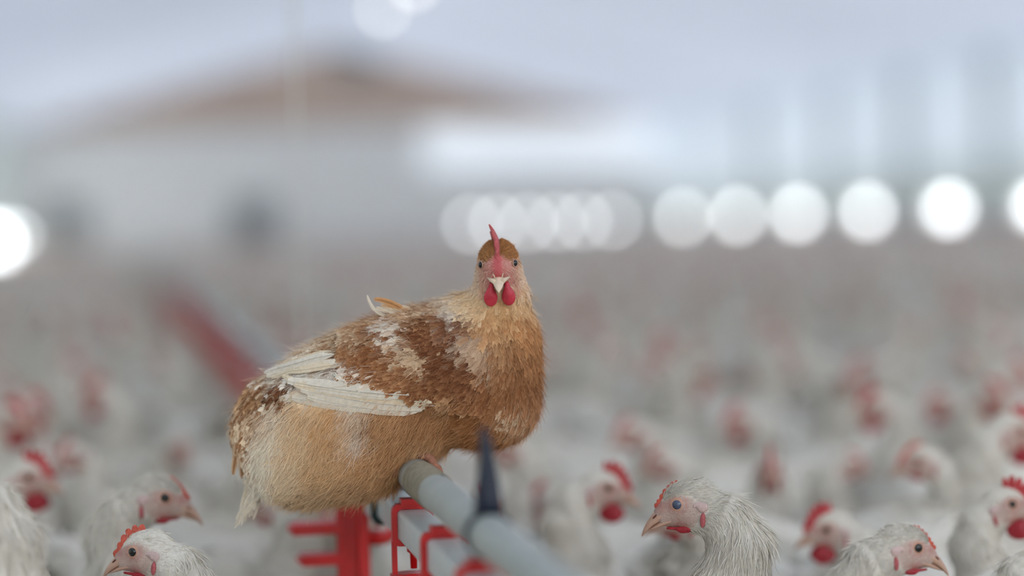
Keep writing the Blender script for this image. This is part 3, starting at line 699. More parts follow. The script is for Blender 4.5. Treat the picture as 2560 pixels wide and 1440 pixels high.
for side in (-1, 1):
    msk = wingr & (sh_p[:, 1] * side > .02)
    i = rng.choice(np.flatnonzero(msk), 1900); 
    c1, c2 = hcol(sh_p[i], 14)
    pz = sh_p[i] + sh_n[i] * (.004 + .003 * rng.random((len(i), 1)))
    Fa = feathers(pz, hflow(pz) + rng.normal(size=(len(i), 3)) * .16, sh_n[i], rng.uniform(.011, .018, len(i)), rng.uniform(.0030, .0048, len(i)), c1, c2, 9, lift=.19, curl=.22)
    i = rng.choice(np.flatnonzero(msk), 5000); c1, c2 = hcol(sh_p[i], 12)
    Fb = strands(sh_p[i] + sh_n[i] * .005, hflow(sh_p[i]), sh_n[i], rng.uniform(.01, .016, len(i)), .0005, c1, 3, lift=.3, curl=.25, jit=.35, ctip=c2)
    V, Fq, C = cat([Fa, Fb]); tag(obj('wing_coverts', mesh_np('wing_coverts', V, Fq, C), MT['feather'], hen), 'chestnut wing coverts with pale patches')
# wisps under the tail
parts = []
for k in range(26):
    u0, v0 = rng.uniform(615, 690), rng.uniform(1150, 1225); t = rng.random()
    u1, v1 = 590 + t * 55 + rng.normal() * 6, 1300 - t * 35 + rng.normal() * 14
    w0 = rng.uniform(-45, 30)
    pts = np.stack([H(u0 + (u1-u0) * s + 6 * math.sin(s * 5 + k), v0 + (v1-v0) * s, w0 * (1 - .3 * s)) for s in np.linspace(0, 1, 9)])
    parts.append(vane(pts, np.tile([rng.normal() * .5, -1.0, 0], (9, 1)), rng.uniform(3, 8) * HS, WC, WH, 26, cup=.2))
V, Fq, C = cat(parts); tag(obj('tail_wisp', mesh_np('tail_wisp', V, Fq, C), MT['feather'], hen), 'ragged white wisps under the tail')
# tail feathers drooping at the left
parts = []
for k in range(11):
    s = k / 10; u0, v0 = 690 - 20 * s, 985 + 40 * s; u1, v1 = 585 + 20 * s * (k % 3), 1090 + 105 * s
    w0 = (-40 + 60 * (k % 4) / 3)
    pts = np.stack([H(u0 + (u1-u0) * x - 22 * math.sin(math.pi * x), v0 + (v1-v0) * x, w0) for x in np.linspace(0, 1, 9)])
    parts.append(vane(pts, np.tile([-.5, -1.0, .2], (9, 1)), 13 * HS, lin((168, 114, 72)), lin((222, 188, 150)), 40, cup=.3))
V, Fq, C = cat(parts); tag(obj('tail', mesh_np('tail', V, Fq, C), MT['feather'], hen), 'drooping brown tail edged with cream')
# loose curled feathers sticking up from the back
parts = []
for pts, W_, c, r in ((((1022, 785), (985, 752), (938, 748)), 9, lin((176, 124, 80)), BUF), (((975, 790), (932, 786), (920, 738)), 5, WC, WH), (((1040, 780), (1000, 768), (955, 764)), 10, BUF, WC), (((1010, 782), (970, 778), (944, 770)), 8, WC, WH)):
    pts = np.array(pts, float); x = np.linspace(0, 1, 12)[:, None]; uv = (1-x)**2 * pts[0] + 2*x*(1-x) * pts[1] + x**2 * pts[2]
    parts.append(vane(H(uv[:, 0], uv[:, 1], -40), np.tile([0, -1.0, .4], (12, 1)), W_ * HS, c, r, 30))
V, Fq, C = cat(parts); tag(obj('loose_feather', mesh_np('loose_feather', V, Fq, C), MT['feather'], hen), 'curled pale feathers sticking up from the back')
# --- head parts shared by builder (head frame coordinates)
def mball(prims, k, lo, hi, h): f = sdf(prims, k); return nets(f, lo, hi, h)
def beak_upper(L=.0235, x0=.0165, zt=.0, drop=.017, wid=.0072, hgt=.0085, hook=.0035):
    V = []; K, n = 14, 16
    for i in range(K):
        s = i / (K - 1); x = x0 + L * s - (hook * .3 * max(0, s - .8) / .2); top = zt - drop * s ** 1.7; r = (1 - s ** 1.6) ** .8
        ww = wid * max(r, .04); bot = top - hgt * max(r, .05) * (.75 if s < .8 else .75) - hook * max(0, s - .55) * .9
        for a in range(n):
            t = 2 * math.pi * a / n; y = ww * math.sin(t); c = math.cos(t)
            yk = (1 - abs(math.sin(t)) * .0)
            z = (top + bot) / 2 + (top - bot) / 2 * (c if c > 0 else c * (1 - .35 * (1 - abs(math.sin(t)))))
            if c > 0: y *= (1 - .35 * c)      # ridge along the culmen
            V.append([x, y, z])
    Fq = [[i*n+a, (i+1)*n+a, (i+1)*n+(a+1) % n, i*n+(a+1) % n] for i in range(K-1) for a in range(n)]
    c0 = len(V); V.append([V[-1][0] + .0003, 0, sum(v[2] for v in V[-n:]) / n]); 
    for a in range(0, n, 2): Fq.append([(K-1)*n+a, c0, (K-1)*n+(a+2) % n, (K-1)*n+(a+1) % n])
    return np.array(V), np.array(Fq)
def comb_mesh(outline, base, th=.0030, ty=None):
    """outline: list (x,z) of the free edge front->back; base: same count along the skull. solid, thickness tapering to the edge"""
    o = np.array(outline, float); b = np.array(base, float); K = len(o); R = 7; V = []
    sh = np.array([1.25, 1.1, .95, .85, .75, .62, .3]); dy = np.zeros(K) if ty is None else np.array(ty)
    for sd in (-1, 1):
        for i in range(K):
            for r in range(R):
                s = r / (R - 1); q_ = b[i] * (1 - s) + o[i] * s; ed = min(1, .35 + 3.0 * min(i, K - 1 - i) / K)
                V.append([q_[0], sd * th / 2 * sh[r] * ed + dy[i] * s ** 1.5, q_[1]])
    n = K * R; Fq = []
    for i in range(K - 1):
        for r in range(R - 1):
            a = i * R + r; Fq.append([a, a + 1, a + R + 1, a + R]); Fq.append([n + a, n + a + R, n + a + R + 1, n + a + 1])
        a = i * R + R - 1; Fq.append([a, a + n, a + n + R, a + R])
    for a in range(R - 1): Fq.append([a, a + n, a + n + 1, a + 1]); j = (K - 1) * R + a; Fq.append([j, j + 1, j + 1 + n, j + n])
    return np.array(V), np.array(Fq)
def serr(base, hts, per=6):
    """serrated edge with lobes of given heights over a base polyline"""
    base = np.array(base, float); n = len(hts) * per + 1; s = np.linspace(0, 1, n); ss = np.linspace(0, 1, len(base))
    b = np.stack([np.interp(s, ss, base[:, i]) for i in (0, 1)], 1); nn = np.gradient(b, axis=0); nn = nrm(np.stack([nn[:, 1], -nn[:, 0]], 1)); nn *= np.sign(nn[:, 1:2] + 1e-9)
    h = []; 
    for i in range(n):
        k = min(i // per, len(hts) - 1); t = (i - k * per) / per
        h.append(hts[k] * (.50 + .5 * math.sin(math.pi * t) ** .8))
    h[0] *= .4; h[-1] *= .5
    o = b + nn * np.array(h)[:, None] + np.array([-.25, 0]) * np.array(h)[:, None]
    return o, b - nn * .003
def place(V, R, T): return V @ np.asarray(R).T + np.asarray(T)
def hp(name, V, Fq, m, lab=None, parent=None):
    return tag(obj(name, mesh_np('hen_' + name, place(V, HR, HH), Fq), MT[m], parent or hen), lab)
V, Fq = beak_upper(L=.0230, x0=.0155, zt=-.0105, drop=.0140, wid=.0082, hgt=.0105, hook=.005)
bk = hp('upper_beak', V, Fq, 'beak_hen')
# gape corners flaring back along the cheeks
fl = [tube([(.0270, s * .0040, -.0165), (.0220, s * .0072, -.0150), (.0175, s * .0100, -.0142), (.0130, s * .0122, -.0130)], [.0026, .0022, .0013, .0006], 8) for s in (-1, 1)]
V, Fq, _ = cat(fl); hp('gape', V, Fq, 'beak_hen')
fl = [uvs((.0205, s * .0046, -.0100), (.0030, .0009, .0042), 8, 6, rotX(-s * .25)) for s in (-1, 1)]
V, Fq, _ = cat(fl); hp('nostril_flap', V, Fq, 'beak_hen', 'pale nostril flaps')
V, Fq = beak_upper(L=.0150, x0=.0150, zt=-.0205, drop=.0070, wid=.0055, hgt=.0050, hook=0); hp('lower_beak', V, Fq, 'beak')
pr = [(.0215, -.0095), (.0195, .000), (.0150, .010), (.008, .0175), (-.002, .0205), (-.012, .0215), (-.022, .018)]
o_, b_ = serr(pr, [.0045, .0060, .0075, .0095, .0140, .0180, .0115], 6)
V, Fq = comb_mesh(o_, b_, .0056, ty=[.0016 * math.sin(i * .9) - (.0060 * sm(18, 34, float(i)) ) for i in range(len(o_))]); hp('comb', V, Fq, 'comb_pink', 'pinkish red single comb seen edge on')
for s in (-1, 1):
    V, Fq = mball([ell((0, 0, -.0125), (.0030, .0064, .0080)), con((.0, -s * .001, 0), (0, 0, -.009), .0022, .0032)], .004, (-.008, -.010, -.025), (.008, .010, .006), .0010)
    V = place(V * 1.12, rotZ(-s * .15), (.0180, s * .0094, -.0205)); hp('wattle', V, Fq, 'wattle_hen')
    ec = np.array([.0085, s * .0163, -.0005]); nE = nrm(np.array([.55, s * 1.0, .1]))
    V, Fq = uvs(ec + nE * .0004, (.0040, .0040, .0040), 20, 14); ey = hp('eye', V, Fq, 'eye')
    z_ = nE; x_ = nrm(np.cross([0, 0, 1.0], z_)); y_ = np.cross(z_, x_); aa_ = np.linspace(0, 2 * math.pi, 29)[:-1]
    ring = ec + nE * .0016 + (.0041 * np.cos(aa_))[:, None] * x_ + (.0038 * np.sin(aa_))[:, None] * y_
    V, Fq = tube(ring, .0007, 8, closed=True); V = place(V, HR, HH); obj('eyelid', mesh_np('hen_eyelid', V, Fq), MT['lid'], ey)
# feet gripping the pipe: toes wrap round it (pipe axis = world Y)
def toe(cx, y, a0, a1, r=.0048, dy=.01, R0=UR):
    pts = []; rr = []
    for i in range(12):
        s = i / 11; a = a0 + (a1 - a0) * s; k = .0045 + .0008 * math.sin(s * 18)
        pts.append([(R0 + k) * math.sin(a), y + dy * s, (R0 + k) * math.cos(a)]); rr.append(r * (1 - .35 * s) * (1 + .12 * math.sin(s * 18)))
    pts.append([(R0 + .005) * math.sin(a1 + .16 * np.sign(a1)), y + dy, (R0 + .005) * math.cos(a1 + .16 * np.sign(a1))]); rr.append(.0014)
    return tube(pts, rr, 10)
Minv = np.array(hen.matrix_world.inverted())
def w2h(V): return V @ Minv[:3, :3].T + Minv[:3, 3]
for fy in (-.035, .035):
    parts = [toe(0, HO[1] + fy, -.2, 1.75, .0052, -.020), toe(0, HO[1] + fy, -.2, 1.95, .0054, 0), toe(0, HO[1] + fy, -.2, 1.75, .005, .020), toe(0, HO[1] + fy, .1, -1.5, .005, 0)]
    parts.append(tube([(0, HO[1] + fy, UR + .003), (-.004, HO[1] + fy, UR + .020), (-.002, HO[1] + fy, UR + .055)], [.0075, .0068, .009], 12))
    V, Fq, _ = cat(parts); V = V + np.array([UP[0], 0, UP[2]]); obj('foot', mesh_np('hen_foot', w2h(V), Fq), MT['foot'], hen)

#@@WHITE
# ------------------------------------------------------------------ the white chickens
WHT = np.array(lin((228, 221, 209))); WH2 = np.array(lin((234, 230, 220))); CRM = np.array(lin((220, 210, 188)))
FACE = np.array(lin((196, 172, 160))); FACE2 = np.array(lin((184, 100, 92)))
def place_prim(q_, R, T):
    if q_[0] == 'e': return ('e', T + R @ q_[1], q_[2], R if q_[3] is None else R @ q_[3])
    return ('c', T + R @ q_[1], T + R @ q_[2], q_[3], q_[4])
HEADP = [ell((-.0125, 0, .0005), [.0265, .0148, .0200]), con((-.002, 0, .001), (.0195, 0, -.0055), .0138, .0078), con((-.006, 0, -.014), (.0165, 0, -.0135), .0125, .0062),
         ell((-.012, 0, -.015), [.0175, .0132, .0155])]
HEADF = sdf(HEADP, .009)
HEADY = sdf(HEADP + [con((-.014, 0, -.008), (-.040, 0, -.028), .0180, .0240)], .009)
def ysurf(x, z):
    y = .03
    for _ in range(40): y -= float(HEADY(np.array([x, y, z]))) * .7
    return y
def variant(hpos, yaw, pitch, dense=1.0, tuck=0.0):
    hp_ = np.array(hpos, float); R = rotZ(yaw) @ rotY(pitch)
    g = lambda x, y, z: hp_ + R @ np.array([x, y, z])
    nm = g(-.040, 0, -.028); n0 = g(-.048, 0, -.056); nb = np.array([.080, 0, .245]); mid = n0 * .5 + nb * .5 + np.array([.006, 0, 0]); mid[1] *= .7
    pr = [place_prim(q_, R, hp_) for q_ in HEADP] + [con(g(-.014, 0, -.008), nm, .0180, .0240), con(nm, n0, .0240, .029), con(n0, mid, .029, .039), con(mid, nb, .039, .062),
          ell((0, 0, .205), [.150, .092, .088], rotY(-.14)), ell((.075, 0, .195), [.080, .084, .088]), ell((-.105, 0, .200), [.075, .065, .062], rotY(.25)),
          con((-.12, 0, .215), (-.19, 0, .262), .045, .018)]
    for s in (-1, 1): pr += [ell((-.015, s * .078, .215), [.115, .028, .055], rotY(.10)), con((.0, s * .045, .15), (.015, s * .045, .105), .040, .016)]
    f = sdf(pr, .009)
    lo = np.minimum([-.23, -.125, .08], hp_ - .06); hi = np.maximum([.18, .125, .31], hp_ + .06)
    V, Q = nets(f, lo, hi, .0042)
    q = (V - hp_) @ R
    def facemask(q):
        e = np.sqrt(((q[:, 0] - .003) / .0265) ** 2 + ((q[:, 2] + .009) / .0200) ** 2) + .05 * np.sin(q[:, 0] * 900 + q[:, 2] * 500)
        m_ = np.maximum(1 - sm(.80, 1.06, e), sm(.012, .017, q[:, 0])) * (1 - sm(.0085, .0115, q[:, 2] + .25 * np.clip(q[:, 0], 0, 1)) * (q[:, 0] < .015))
        ear = np.exp(-(((q[:, 0] + .0225) / .006) ** 2 + ((q[:, 2] + .0095) / .0065) ** 2) ** 2)
        return np.maximum(m_ * (q[:, 0] > -.026), ear * .9) * (np.linalg.norm(q, axis=1) < .05)
    fm = facemask(q)[:, None]; near = (np.exp(-((q[:, 0] - .004) ** 2 + (q[:, 2] + .024) ** 2) / .008 ** 2) + .6 * np.exp(-((q[:, 0] - .018) ** 2 + (q[:, 2] - .002) ** 2) / .007 ** 2) + .45 * np.exp(-(np.hypot(q[:, 0], q[:, 2]) - .009) ** 2 / .002 ** 2))[:, None].clip(0, 1) * .85
    C = WHT * (1 - fm) + (FACE * (1 - near) + FACE2 * near) * fm
    body = mesh_np('chicken_body', V, Q, C)
    # plumage
    p, n = sample(V, Q, int(90000 * dense), f); q = (p - hp_) @ R; dh = np.linalg.norm(q - np.array([-.008, 0, -.004]), axis=1)
    fmv = facemask(q); head = (dh < .045) & (fmv < .35 + .3 * rng.random(len(p))) & (q[:, 0] < .014)
    tofl = nrm(p - hp_)
    bodydir = np.tile([-1.0, 0, -.15], (len(p), 1)); neckdir = nrm((nb - n0)) + 0 * p; hdir = (R @ np.array([-1.0, 0, -.35])) + 0 * p
    kz = np.clip((p[:, 2] - .25) / .07, 0, 1)[:, None] * (np.linalg.norm(p[:, :2] - np.array([.1, 0]), axis=1) < .14)[:, None]
    kh = np.clip((.052 - dh) / .015, 0, 1)[:, None]
    dr = bodydir * (1 - kz) + neckdir * kz; dr = dr * (1 - kh) + hdir * kh
    i = np.flatnonzero(head); c = np.where((rng.random((len(i), 1)) < .2), CRM, WHT) * rng.uniform(.9, 1.06, (len(i), 1))
    parts = [strands(p[i], dr[i], n[i], rng.uniform(.0035, .007, len(i)), .0008, c, 2, lift=.3, curl=.28, jit=.22, ctip=c * 1.05)]
    if dense >= 1:
        ph, nh = sample(V, Q, 500000, f); qh = (ph - hp_) @ R; i = np.flatnonzero((np.linalg.norm(qh, axis=1) < .05) & (facemask(qh) < .4) & (qh[:, 0] < .014)); 
        i = rng.choice(i, min(len(i), 14000), replace=False); c = WHT * rng.uniform(.86, 1.08, (len(i), 1))
        kk = np.linalg.norm(qh[i] - np.array([-.008, 0, -.004]), axis=1)[:, None]
        parts.append(strands(ph[i], nrm(hdir[0] * np.clip((.05 - kk) / .02, 0, 1) + neckdir[0] * (1 - np.clip((.05 - kk) / .02, 0, 1))), nh[i], rng.uniform(.004, .008, len(i)), .0006, c, 2, lift=.25, curl=.25, jit=.18, ctip=c * 1.05))
        i = np.flatnonzero((np.linalg.norm(qh, axis=1) < .05) & (facemask(qh) > .3)); i = rng.choice(i, 700)
        i = i[(np.hypot(qh[i, 0], qh[i, 2]) > .0075) & (qh[i, 0] < .015)]; parts.append(strands(ph[i], hdir[0] + 0 * ph[i], nh[i], .0026, .00022, WHT * .9, 2, lift=.3, jit=.2))
    neck = (~(dh < .045)) & (kz[:, 0] > .3)
    i = rng.choice(np.flatnonzero(neck), int(11000 * dense)); c = np.where((rng.random((len(i), 1)) < .2), CRM * .5 + WHT * .5, WHT) * rng.uniform(.94, 1.04, (len(i), 1))
    parts.append(strands(p[i], dr[i], n[i], rng.uniform(.012, .022, len(i)), .0009, c, 3, lift=.16, curl=.15, jit=.14))
    bod = np.flatnonzero((kz[:, 0] < .6) & (dh > .05)); i = rng.choice(bod, int(1500 * (.4 + .6 * dense)))
    parts.append(feathers(p[i], dr[i] + rng.normal(size=(len(i), 3)) * .15, n[i], rng.uniform(.028, .042, len(i)), rng.uniform(.008, .012, len(i)), WHT, WH2, 6, lift=.12, curl=.14))
    for s in (-1, 1):     # wing quills
        for k in range(6):
            a = np.array([.02 - .01 * k, s * (.108 + .001 * k), .225 - .006 * k]); b = np.array([-.17 + .006 * k, s * (.055 + .003 * k), .215 - .008 * k])
            x = np.linspace(0, 1, 8)[:, None]; parts.append(vane(a * (1 - x) + b * x + np.array([0, s * .012, 0]) * np.sin(math.pi * x), np.tile([0, s, .2], (8, 1)), .011, WHT, WH2, 18))
    V2, F2, C2 = cat(parts); plum = mesh_np('chicken_feathers', V2, F2, C2)
    Mh = Matrix([[*R[i], hp_[i]] for i in range(3)] + [[0, 0, 0, 1]])
    return dict(body=body, plum=plum, M=Mh, h=hp_, yaw=yaw, f=f)
# tail
parts = []
for k in range(9):
    a = (k - 4) / 4; pts = [np.array([-.165 - .085 * s, a * (.012 + .028 * s), .252 + .050 * s - .014 * s * s - abs(a) * .018 * s]) for s in np.linspace(0, 1, 7)]
    parts.append(vane(pts, np.tile([.4, a * .8, 1.0], (7, 1)), .013, WHT, WH2, 16))
V, Fq, C = cat(parts); TAIL = mesh_np('chicken_tail', V, Fq, C)
def legm(s):
    y = s * .045; parts = [tube([(.015, y, .112), (.004, y, .075), (.010, y, .022), (.012, y, .012)], [.013, .0075, .0065, .008], 10)]
    for a in (-.5, 0, .5): parts.append(tube([(.012, y, .010), (.012 + .03 * math.cos(a), y + .03 * math.sin(a), .0085), (.012 + .055 * math.cos(a), y + .055 * math.sin(a), .006), (.012 + .064 * math.cos(a), y + .064 * math.sin(a), .0025)], [.006, .0055, .0045, .0015], 8))
    parts.append(tube([(.012, y, .010), (-.012, y, .0075), (-.022, y, .0025)], [.0055, .0045, .0015], 8))
    V, Fq, _ = cat(parts); return mesh_np('chicken_leg', V, Fq)
LEG = [legm(-1), legm(1)]
pr = [(.0245, .0015), (.018, .0062), (.010, .0130), (.002, .0182), (-.005, .0205)]
o_, b_ = serr(pr, [.0028, .0036, .0042, .0046, .0044, .0040, .0028], 4); V, Fq = comb_mesh(o_, b_, .0036); CS = mesh_np('small_comb', V, Fq)
pr = [(.0275, -.0030), (.020, .0045), (.012, .0115), (.005, .0165), (-.003, .0200), (-.012, .0208)]
o_, b_ = serr(pr, [.0085, .0130, .0165, .0180, .0170, .0120], 6); V, Fq = comb_mesh(o_, b_, .0080, ty=[.0018 * math.sin(i * .7) for i in range(len(o_))]); CB = mesh_np('large_comb', V, Fq)
o_, b_ = serr(pr, [.0045, .0065, .0085, .0095, .0085, .0060], 5); V, Fq = comb_mesh(o_, b_, .0045, ty=[.0010 * math.sin(i * .8) for i in range(len(o_))]); CMD = mesh_np('middle_comb', V, Fq)
def wat(s, k, big):
    if big: V, Fq = mball([ell((-.001, 0, -.0110), (.0155, .0042, .0120)), con((.002, 0, 0), (0, 0, -.008), .0032, .0040)], .005, (-.020, -.009, -.030), (.018, .009, .006), .0016)
    else: V, Fq = mball([con((.008, 0, .0005), (-.012, 0, -.0060), .0012, .0022), ell((-.008, 0, -.0052), (.0060, .0018, .0030))], .004, (-.022, -.006, -.014), (.016, .006, .008), .0011)
    V = place(V, rotX(s * .12), (.0085 if big else .0085, s * (.0078 if big else .0085), -.0225 if big else -.0212)); return mesh_np('chicken_wattle', V, Fq)
WB = [wat(s, 1, True) for s in (-1, 1)]; WS = [wat(s, 1, False) for s in (-1, 1)]
V, Fq = beak_upper(L=.0315, x0=.0140, zt=.0020, drop=.0235, wid=.0088, hgt=.0215, hook=.0045)
c = []
BU = mesh_np('chicken_upper_beak', V, Fq)
V, Fq = beak_upper(L=.0275, x0=.0110, zt=-.0108, drop=.0088, wid=.0086, hgt=.0110, hook=-.001); BLm = mesh_np('chicken_lower_beak', V, Fq)
V, Fq, _ = cat([uvs((.0262, s * .0062, -.0068), (.0030, .0012, .0009), 10, 6, rotY(.55)) for s in (-1, 1)]); NO = mesh_np('chicken_nostril', V, Fq)
EYM, LIDM, LOB, LOR = [], [], [], []
for s in (-1, 1):
    ec = np.array([.0, s * (ysurf(0, 0) - .0024), .0]); V, Fq = uvs(ec, (.0060, .0056, .0060), 24, 16); EYM.append(mesh_np('chicken_eye', V, Fq))
    nE = nrm(np.array([.22, s, .05])); x_ = nrm(np.cross([0, 0, 1.0], nE)); y_ = np.cross(nE, x_); aa_ = np.linspace(0, 2 * math.pi, 33)[:-1]
    parts = [tube(ec + nE * (.0030 - .0008 * j) + ((.0050 + .0008 * j) * np.cos(aa_))[:, None] * x_ + ((.0047 + .0008 * j) * np.sin(aa_))[:, None] * y_, .0006 + .00012 * j, 8, closed=True) for j in range(3)]
    V, Fq, _ = cat(parts); LIDM.append(mesh_np('chicken_eyelid', V, Fq))
    y1, y2, y3 = ysurf(-.0235, -.0075), ysurf(-.018, -.003), ysurf(-.0205, -.021)
    V, Fq = mball([ell((-.0235, s * (y1 + .0012), -.0085), (.0052, .0026, .0050), rotY(.4)), ell((-.0185, s * (y2 + .0008), -.0045), (.0048, .0018, .0022), rotY(.3))], .003, (-.034, min(0, s * .024), -.020), (-.006, max(0, s * .024), .004), .0009); LOB.append(mesh_np('chicken_earlobe', V, Fq))
    V, Fq = mball([ell((-.0205, s * (y3 + .0020), -.0205), (.0028, .0022, .0074), rotY(-.30))], .003, (-.032, min(0, s * .024), -.032), (-.008, max(0, s * .024), -.008), .0010); LOR.append(mesh_np('chicken_red_earlobe', V, Fq))
VA = dict(side=variant((.130, .012, .388), .62, .16, .5), sider=variant((.130, -.012, .388), -.62, .24), nod=variant((.165, 0, .365), 0, .58, .6), lowturn=variant((.150, -.025, .335), -1.1, .12, .6), up=variant((.140, 0, .385), 0, .16, .6), low=variant((.170, 0, .345), 0, .12, .6), turn=variant((.118, .022, .388), 1.25, .08, .6), turnr=variant((.118, -.022, .388), -1.25, .08, .6),
          back=variant((.105, 0, .402), 0, .0, .6), peck=variant((.205, 0, .285), .3, .5, .5))
def mk(name, data, m, parent, Mh=None):
    o = bpy.data.objects.new(name, data); COL.objects.link(o); o.parent = parent
    if not data.materials: data.materials.append(MT[m])
    if o.material_slots[0].material is not MT[m]:
        o.material_slots[0].link = 'OBJECT'; o.material_slots[0].material = MT[m]
    if Mh is not None: o.matrix_local = Mh
    return o
def bird(kind='up', comb='small', wattle='small', combm='comb_orange', eyem='eye', detail=2, tail=True):
    v = VA[kind]; r = empty('white_chicken'); Mh = v['M']
    mk('body', v['body'], 'skin', r); mk('feathers', v['plum'], 'feather', r)
    if tail: mk('tail', TAIL, 'feather', r)
    mk('comb', {'small': CS, 'middle': CMD, 'large': CB}[comb], combm, r, Mh)
    for k in (0, 1): mk('wattle', (WB if wattle == 'large' else WS)[k], 'wattle', r, Mh)
    u_ = mk('upper_beak', BU, 'beak', r, Mh)
    if detail > 0:
        mk('lower_beak', BLm, 'beak', r, Mh)
        for k in (0, 1):
            e_ = mk('eye', EYM[k], eyem, r, Mh); mk('leg', LEG[k], 'leg', r)
            if detail > 1: mk('eyelid', LIDM[k], 'lid', e_); mk('earlobe', LOB[k], 'lobe', r, Mh); mk('red_earlobe', LOR[k], 'lobe_red', r, Mh)
    if detail > 1: mk('nostril', NO, 'nostril', u_)
    return r
BASE = math.atan2(RW[1, 0], RW[0, 0])
PL = []     # occupied: list of arrays of points with radius
def foot(x, y, yaw, s, h):
    c, sn = math.cos(yaw), math.sin(yaw); R2 = np.array([[c, -sn], [sn, c]])
    pts = np.array([[-.15, 0], [-.09, 0], [-.03, 0], [.04, 0], [.09, 0]]) * s; rr = np.array([.06, .095, .105, .10, .08]) * s
    pts = np.vstack([pts, [h[0] * s, h[1] * s]]) ; rr = np.append(rr, .045 * s)
    return np.column_stack([pts @ R2.T + np.array([x, y]), rr])
def okline(fp): return (np.abs(fp[:, 0] - UP[0]) - fp[:, 2]).min() > .03
def free(fp, slack=0.0):
    for q_ in PL:
        if np.hypot(*(q_[2, :2] - fp[2, :2])) > .55: continue
        d = np.hypot(fp[:, None, 0] - q_[None, :, 0], fp[:, None, 1] - q_[None, :, 1]) - fp[:, None, 2] - q_[None, :, 2]
        if d.min() < slack: return False
    return True
def put(px, py, d, face, kind, comb, wattle, label, combm='comb', eyem='eye', detail=2, group='white chickens around the brown hen'):
    """face: compass in the picture, 0 = looks right, 180 = looks left, -90 = towards the camera"""
    t = P(px, py, d); hy = BASE + math.radians(face); best = None
    for k_ in [kind] + ([] if kind == 'low' and detail > 2 else [z for z in ('up', 'side', 'sider', 'turn', 'turnr', 'back', 'low', 'lowturn') if z != kind]):
        for dy_ in (0, 15, -15, 28, -28):
            v = VA[k_]; s = t[2] / v['h'][2]; by = hy + math.radians(dy_) - v['yaw']
            off = rotZ(by) @ (v['h'] * s); x, y = t[0] - off[0], t[1] - off[1]
            fp = foot(x, y, by, s, v['h']); ok = free(fp, -.02) and okline(fp)
            if best is None or (ok and .84 < s < 1.16): best = (k_, v, s, by, x, y, fp, ok)
            if best[-1]: break
        if best[-1]: break
    kind, v, s, by, x, y, fp, ok = best
    if not ok or not (.86 < s < 1.2): print('BIRD', label[:40], 'scale %.2f' % s, 'free', ok)
    PL.append(fp)
    r = bird(kind, comb, wattle, combm, eyem, detail); r.location = (x, y, 0); r.rotation_euler = (0, 0, by); r.scale = (s, s, s)
    tag(r, label, 'chicken', group); return r
G = 'white chickens around the brown hen'
put(1697, 1257, 2.52, 172, 'sider', 'small', 'small', 'sharp white chicken with a blue-grey eye and thin orange comb', 'comb_orange', 'eye_blue')
put(2283, 1365, 2.42, -8, 'sider', 'small', 'small', 'black-eyed white chicken with a small orange comb at the lower right', 'comb_orange')
put(1525, 1217, 3.00, 5, 'up', 'large', 'large', 'white chicken with big red comb and round red wattle, right of the navy spike')
put(2532, 1257, 2.78, 0, 'back', 'large', 'large', 'white chicken with a bright red wattle cut by the right edge, above the bottom corner')
put(2062, 1320, 2.98, 184, 'lowturn', 'large', 'large', 'white chicken with red comb and wattle, the next right of the blue-eyed one')
put(2290, 1150, 3.30, 180, 'turnr', 'middle', 'small', 'white chicken with an orange comb looking left, above the black-eyed one at the lower right', 'comb_orange')
put(1650, 1155, 3.62, 180, 'turn', 'middle', 'small', 'blurred white chicken with a pink comb behind the one with the round red wattle', 'comb_pink')
put(1685, 1292, 2.86, 176, 'low', 'small', 'small', 'white chicken whose orange beak shows just behind the sharp blue-eyed one', 'comb_orange')
put(420, 1240, 2.74, -5, 'sider', 'small', 'small', 'white chicken with an orange-red comb and pink face looking right at the lower left', 'comb_orange')
put(345, 1375, 2.50, 186, 'nod', 'middle', 'small', 'white chicken at the bottom left looking left, its beak cut by the lower edge', 'comb_orange')
put(80, 1190, 3.12, -6, 'turnr', 'large', 'large', 'white chicken with a dark red wattle near the left edge, looking right')
put(-175, 1215, 2.34, 180, 'up', 'middle', 'small', 'white chicken of which only the neck shows at the left edge')
put(2548, 1075, 3.30, 0, 'up', 'large', 'large', 'tall white chicken with a red face at the right edge, halfway up')
put(2130, 1160, 3.75, 0, 'turn', 'middle', 'small', 'blurred white chicken with a pink face looking right, above the one with the red comb', 'comb_pink')
put(2655, 1385, 2.42, 0, 'up', 'small', 'small', 'white chicken of which only the neck shows in the bottom right corner')
put(1925, 1165, 3.50, -92, 'turnr', 'large', 'large', 'blurred white chicken facing the camera, a narrow upright red streak')
put(2185, 1015, 4.10, 178, 'turn', 'large', 'large', 'blurred white chicken with a tall dark red comb in the right of the flock')
put(1845, 1050, 4.30, 190, 'up', 'large', 'large', 'blurred white chicken with a big red face, above the one facing the camera')
put(2345, 1000, 4.45, -160, 'turnr', 'middle', 'large', 'blurred white chicken with a dusky face between two redder ones at the right')
put(2480, 990, 4.20, -40, 'back', 'large', 'large', 'blurred white chicken with deep red face above the tall one at the right edge')
put(245, 985, 4.60, 170, 'back', 'large', 'large', 'blurred white chicken with a dark red streak of wattle at the left of the flock')
put(1570, 1080, 4.00, 185, 'low', 'middle', 'small', 'blurred white chicken with a brownish red face above the round red wattle')
put(1660, 860, 5.80, 200, 'back', 'large', 'large', 'blurred white chicken, a pale red patch alone right of the hen at breast height')
put(1740, 950, 5.10, 10, 'up', 'large', 'large', 'blurred white chicken, the red patch below and right of the pale one by the hen')
put(2545, 930, 4.90, 0, 'turn', 'large', 'large', 'blurred white chicken, the topmost red patch at the right edge')
put(1212, 1262, 3.10, -75, 'low', 'middle', 'small', 'white chicken behind the navy spike, only its small red comb showing')
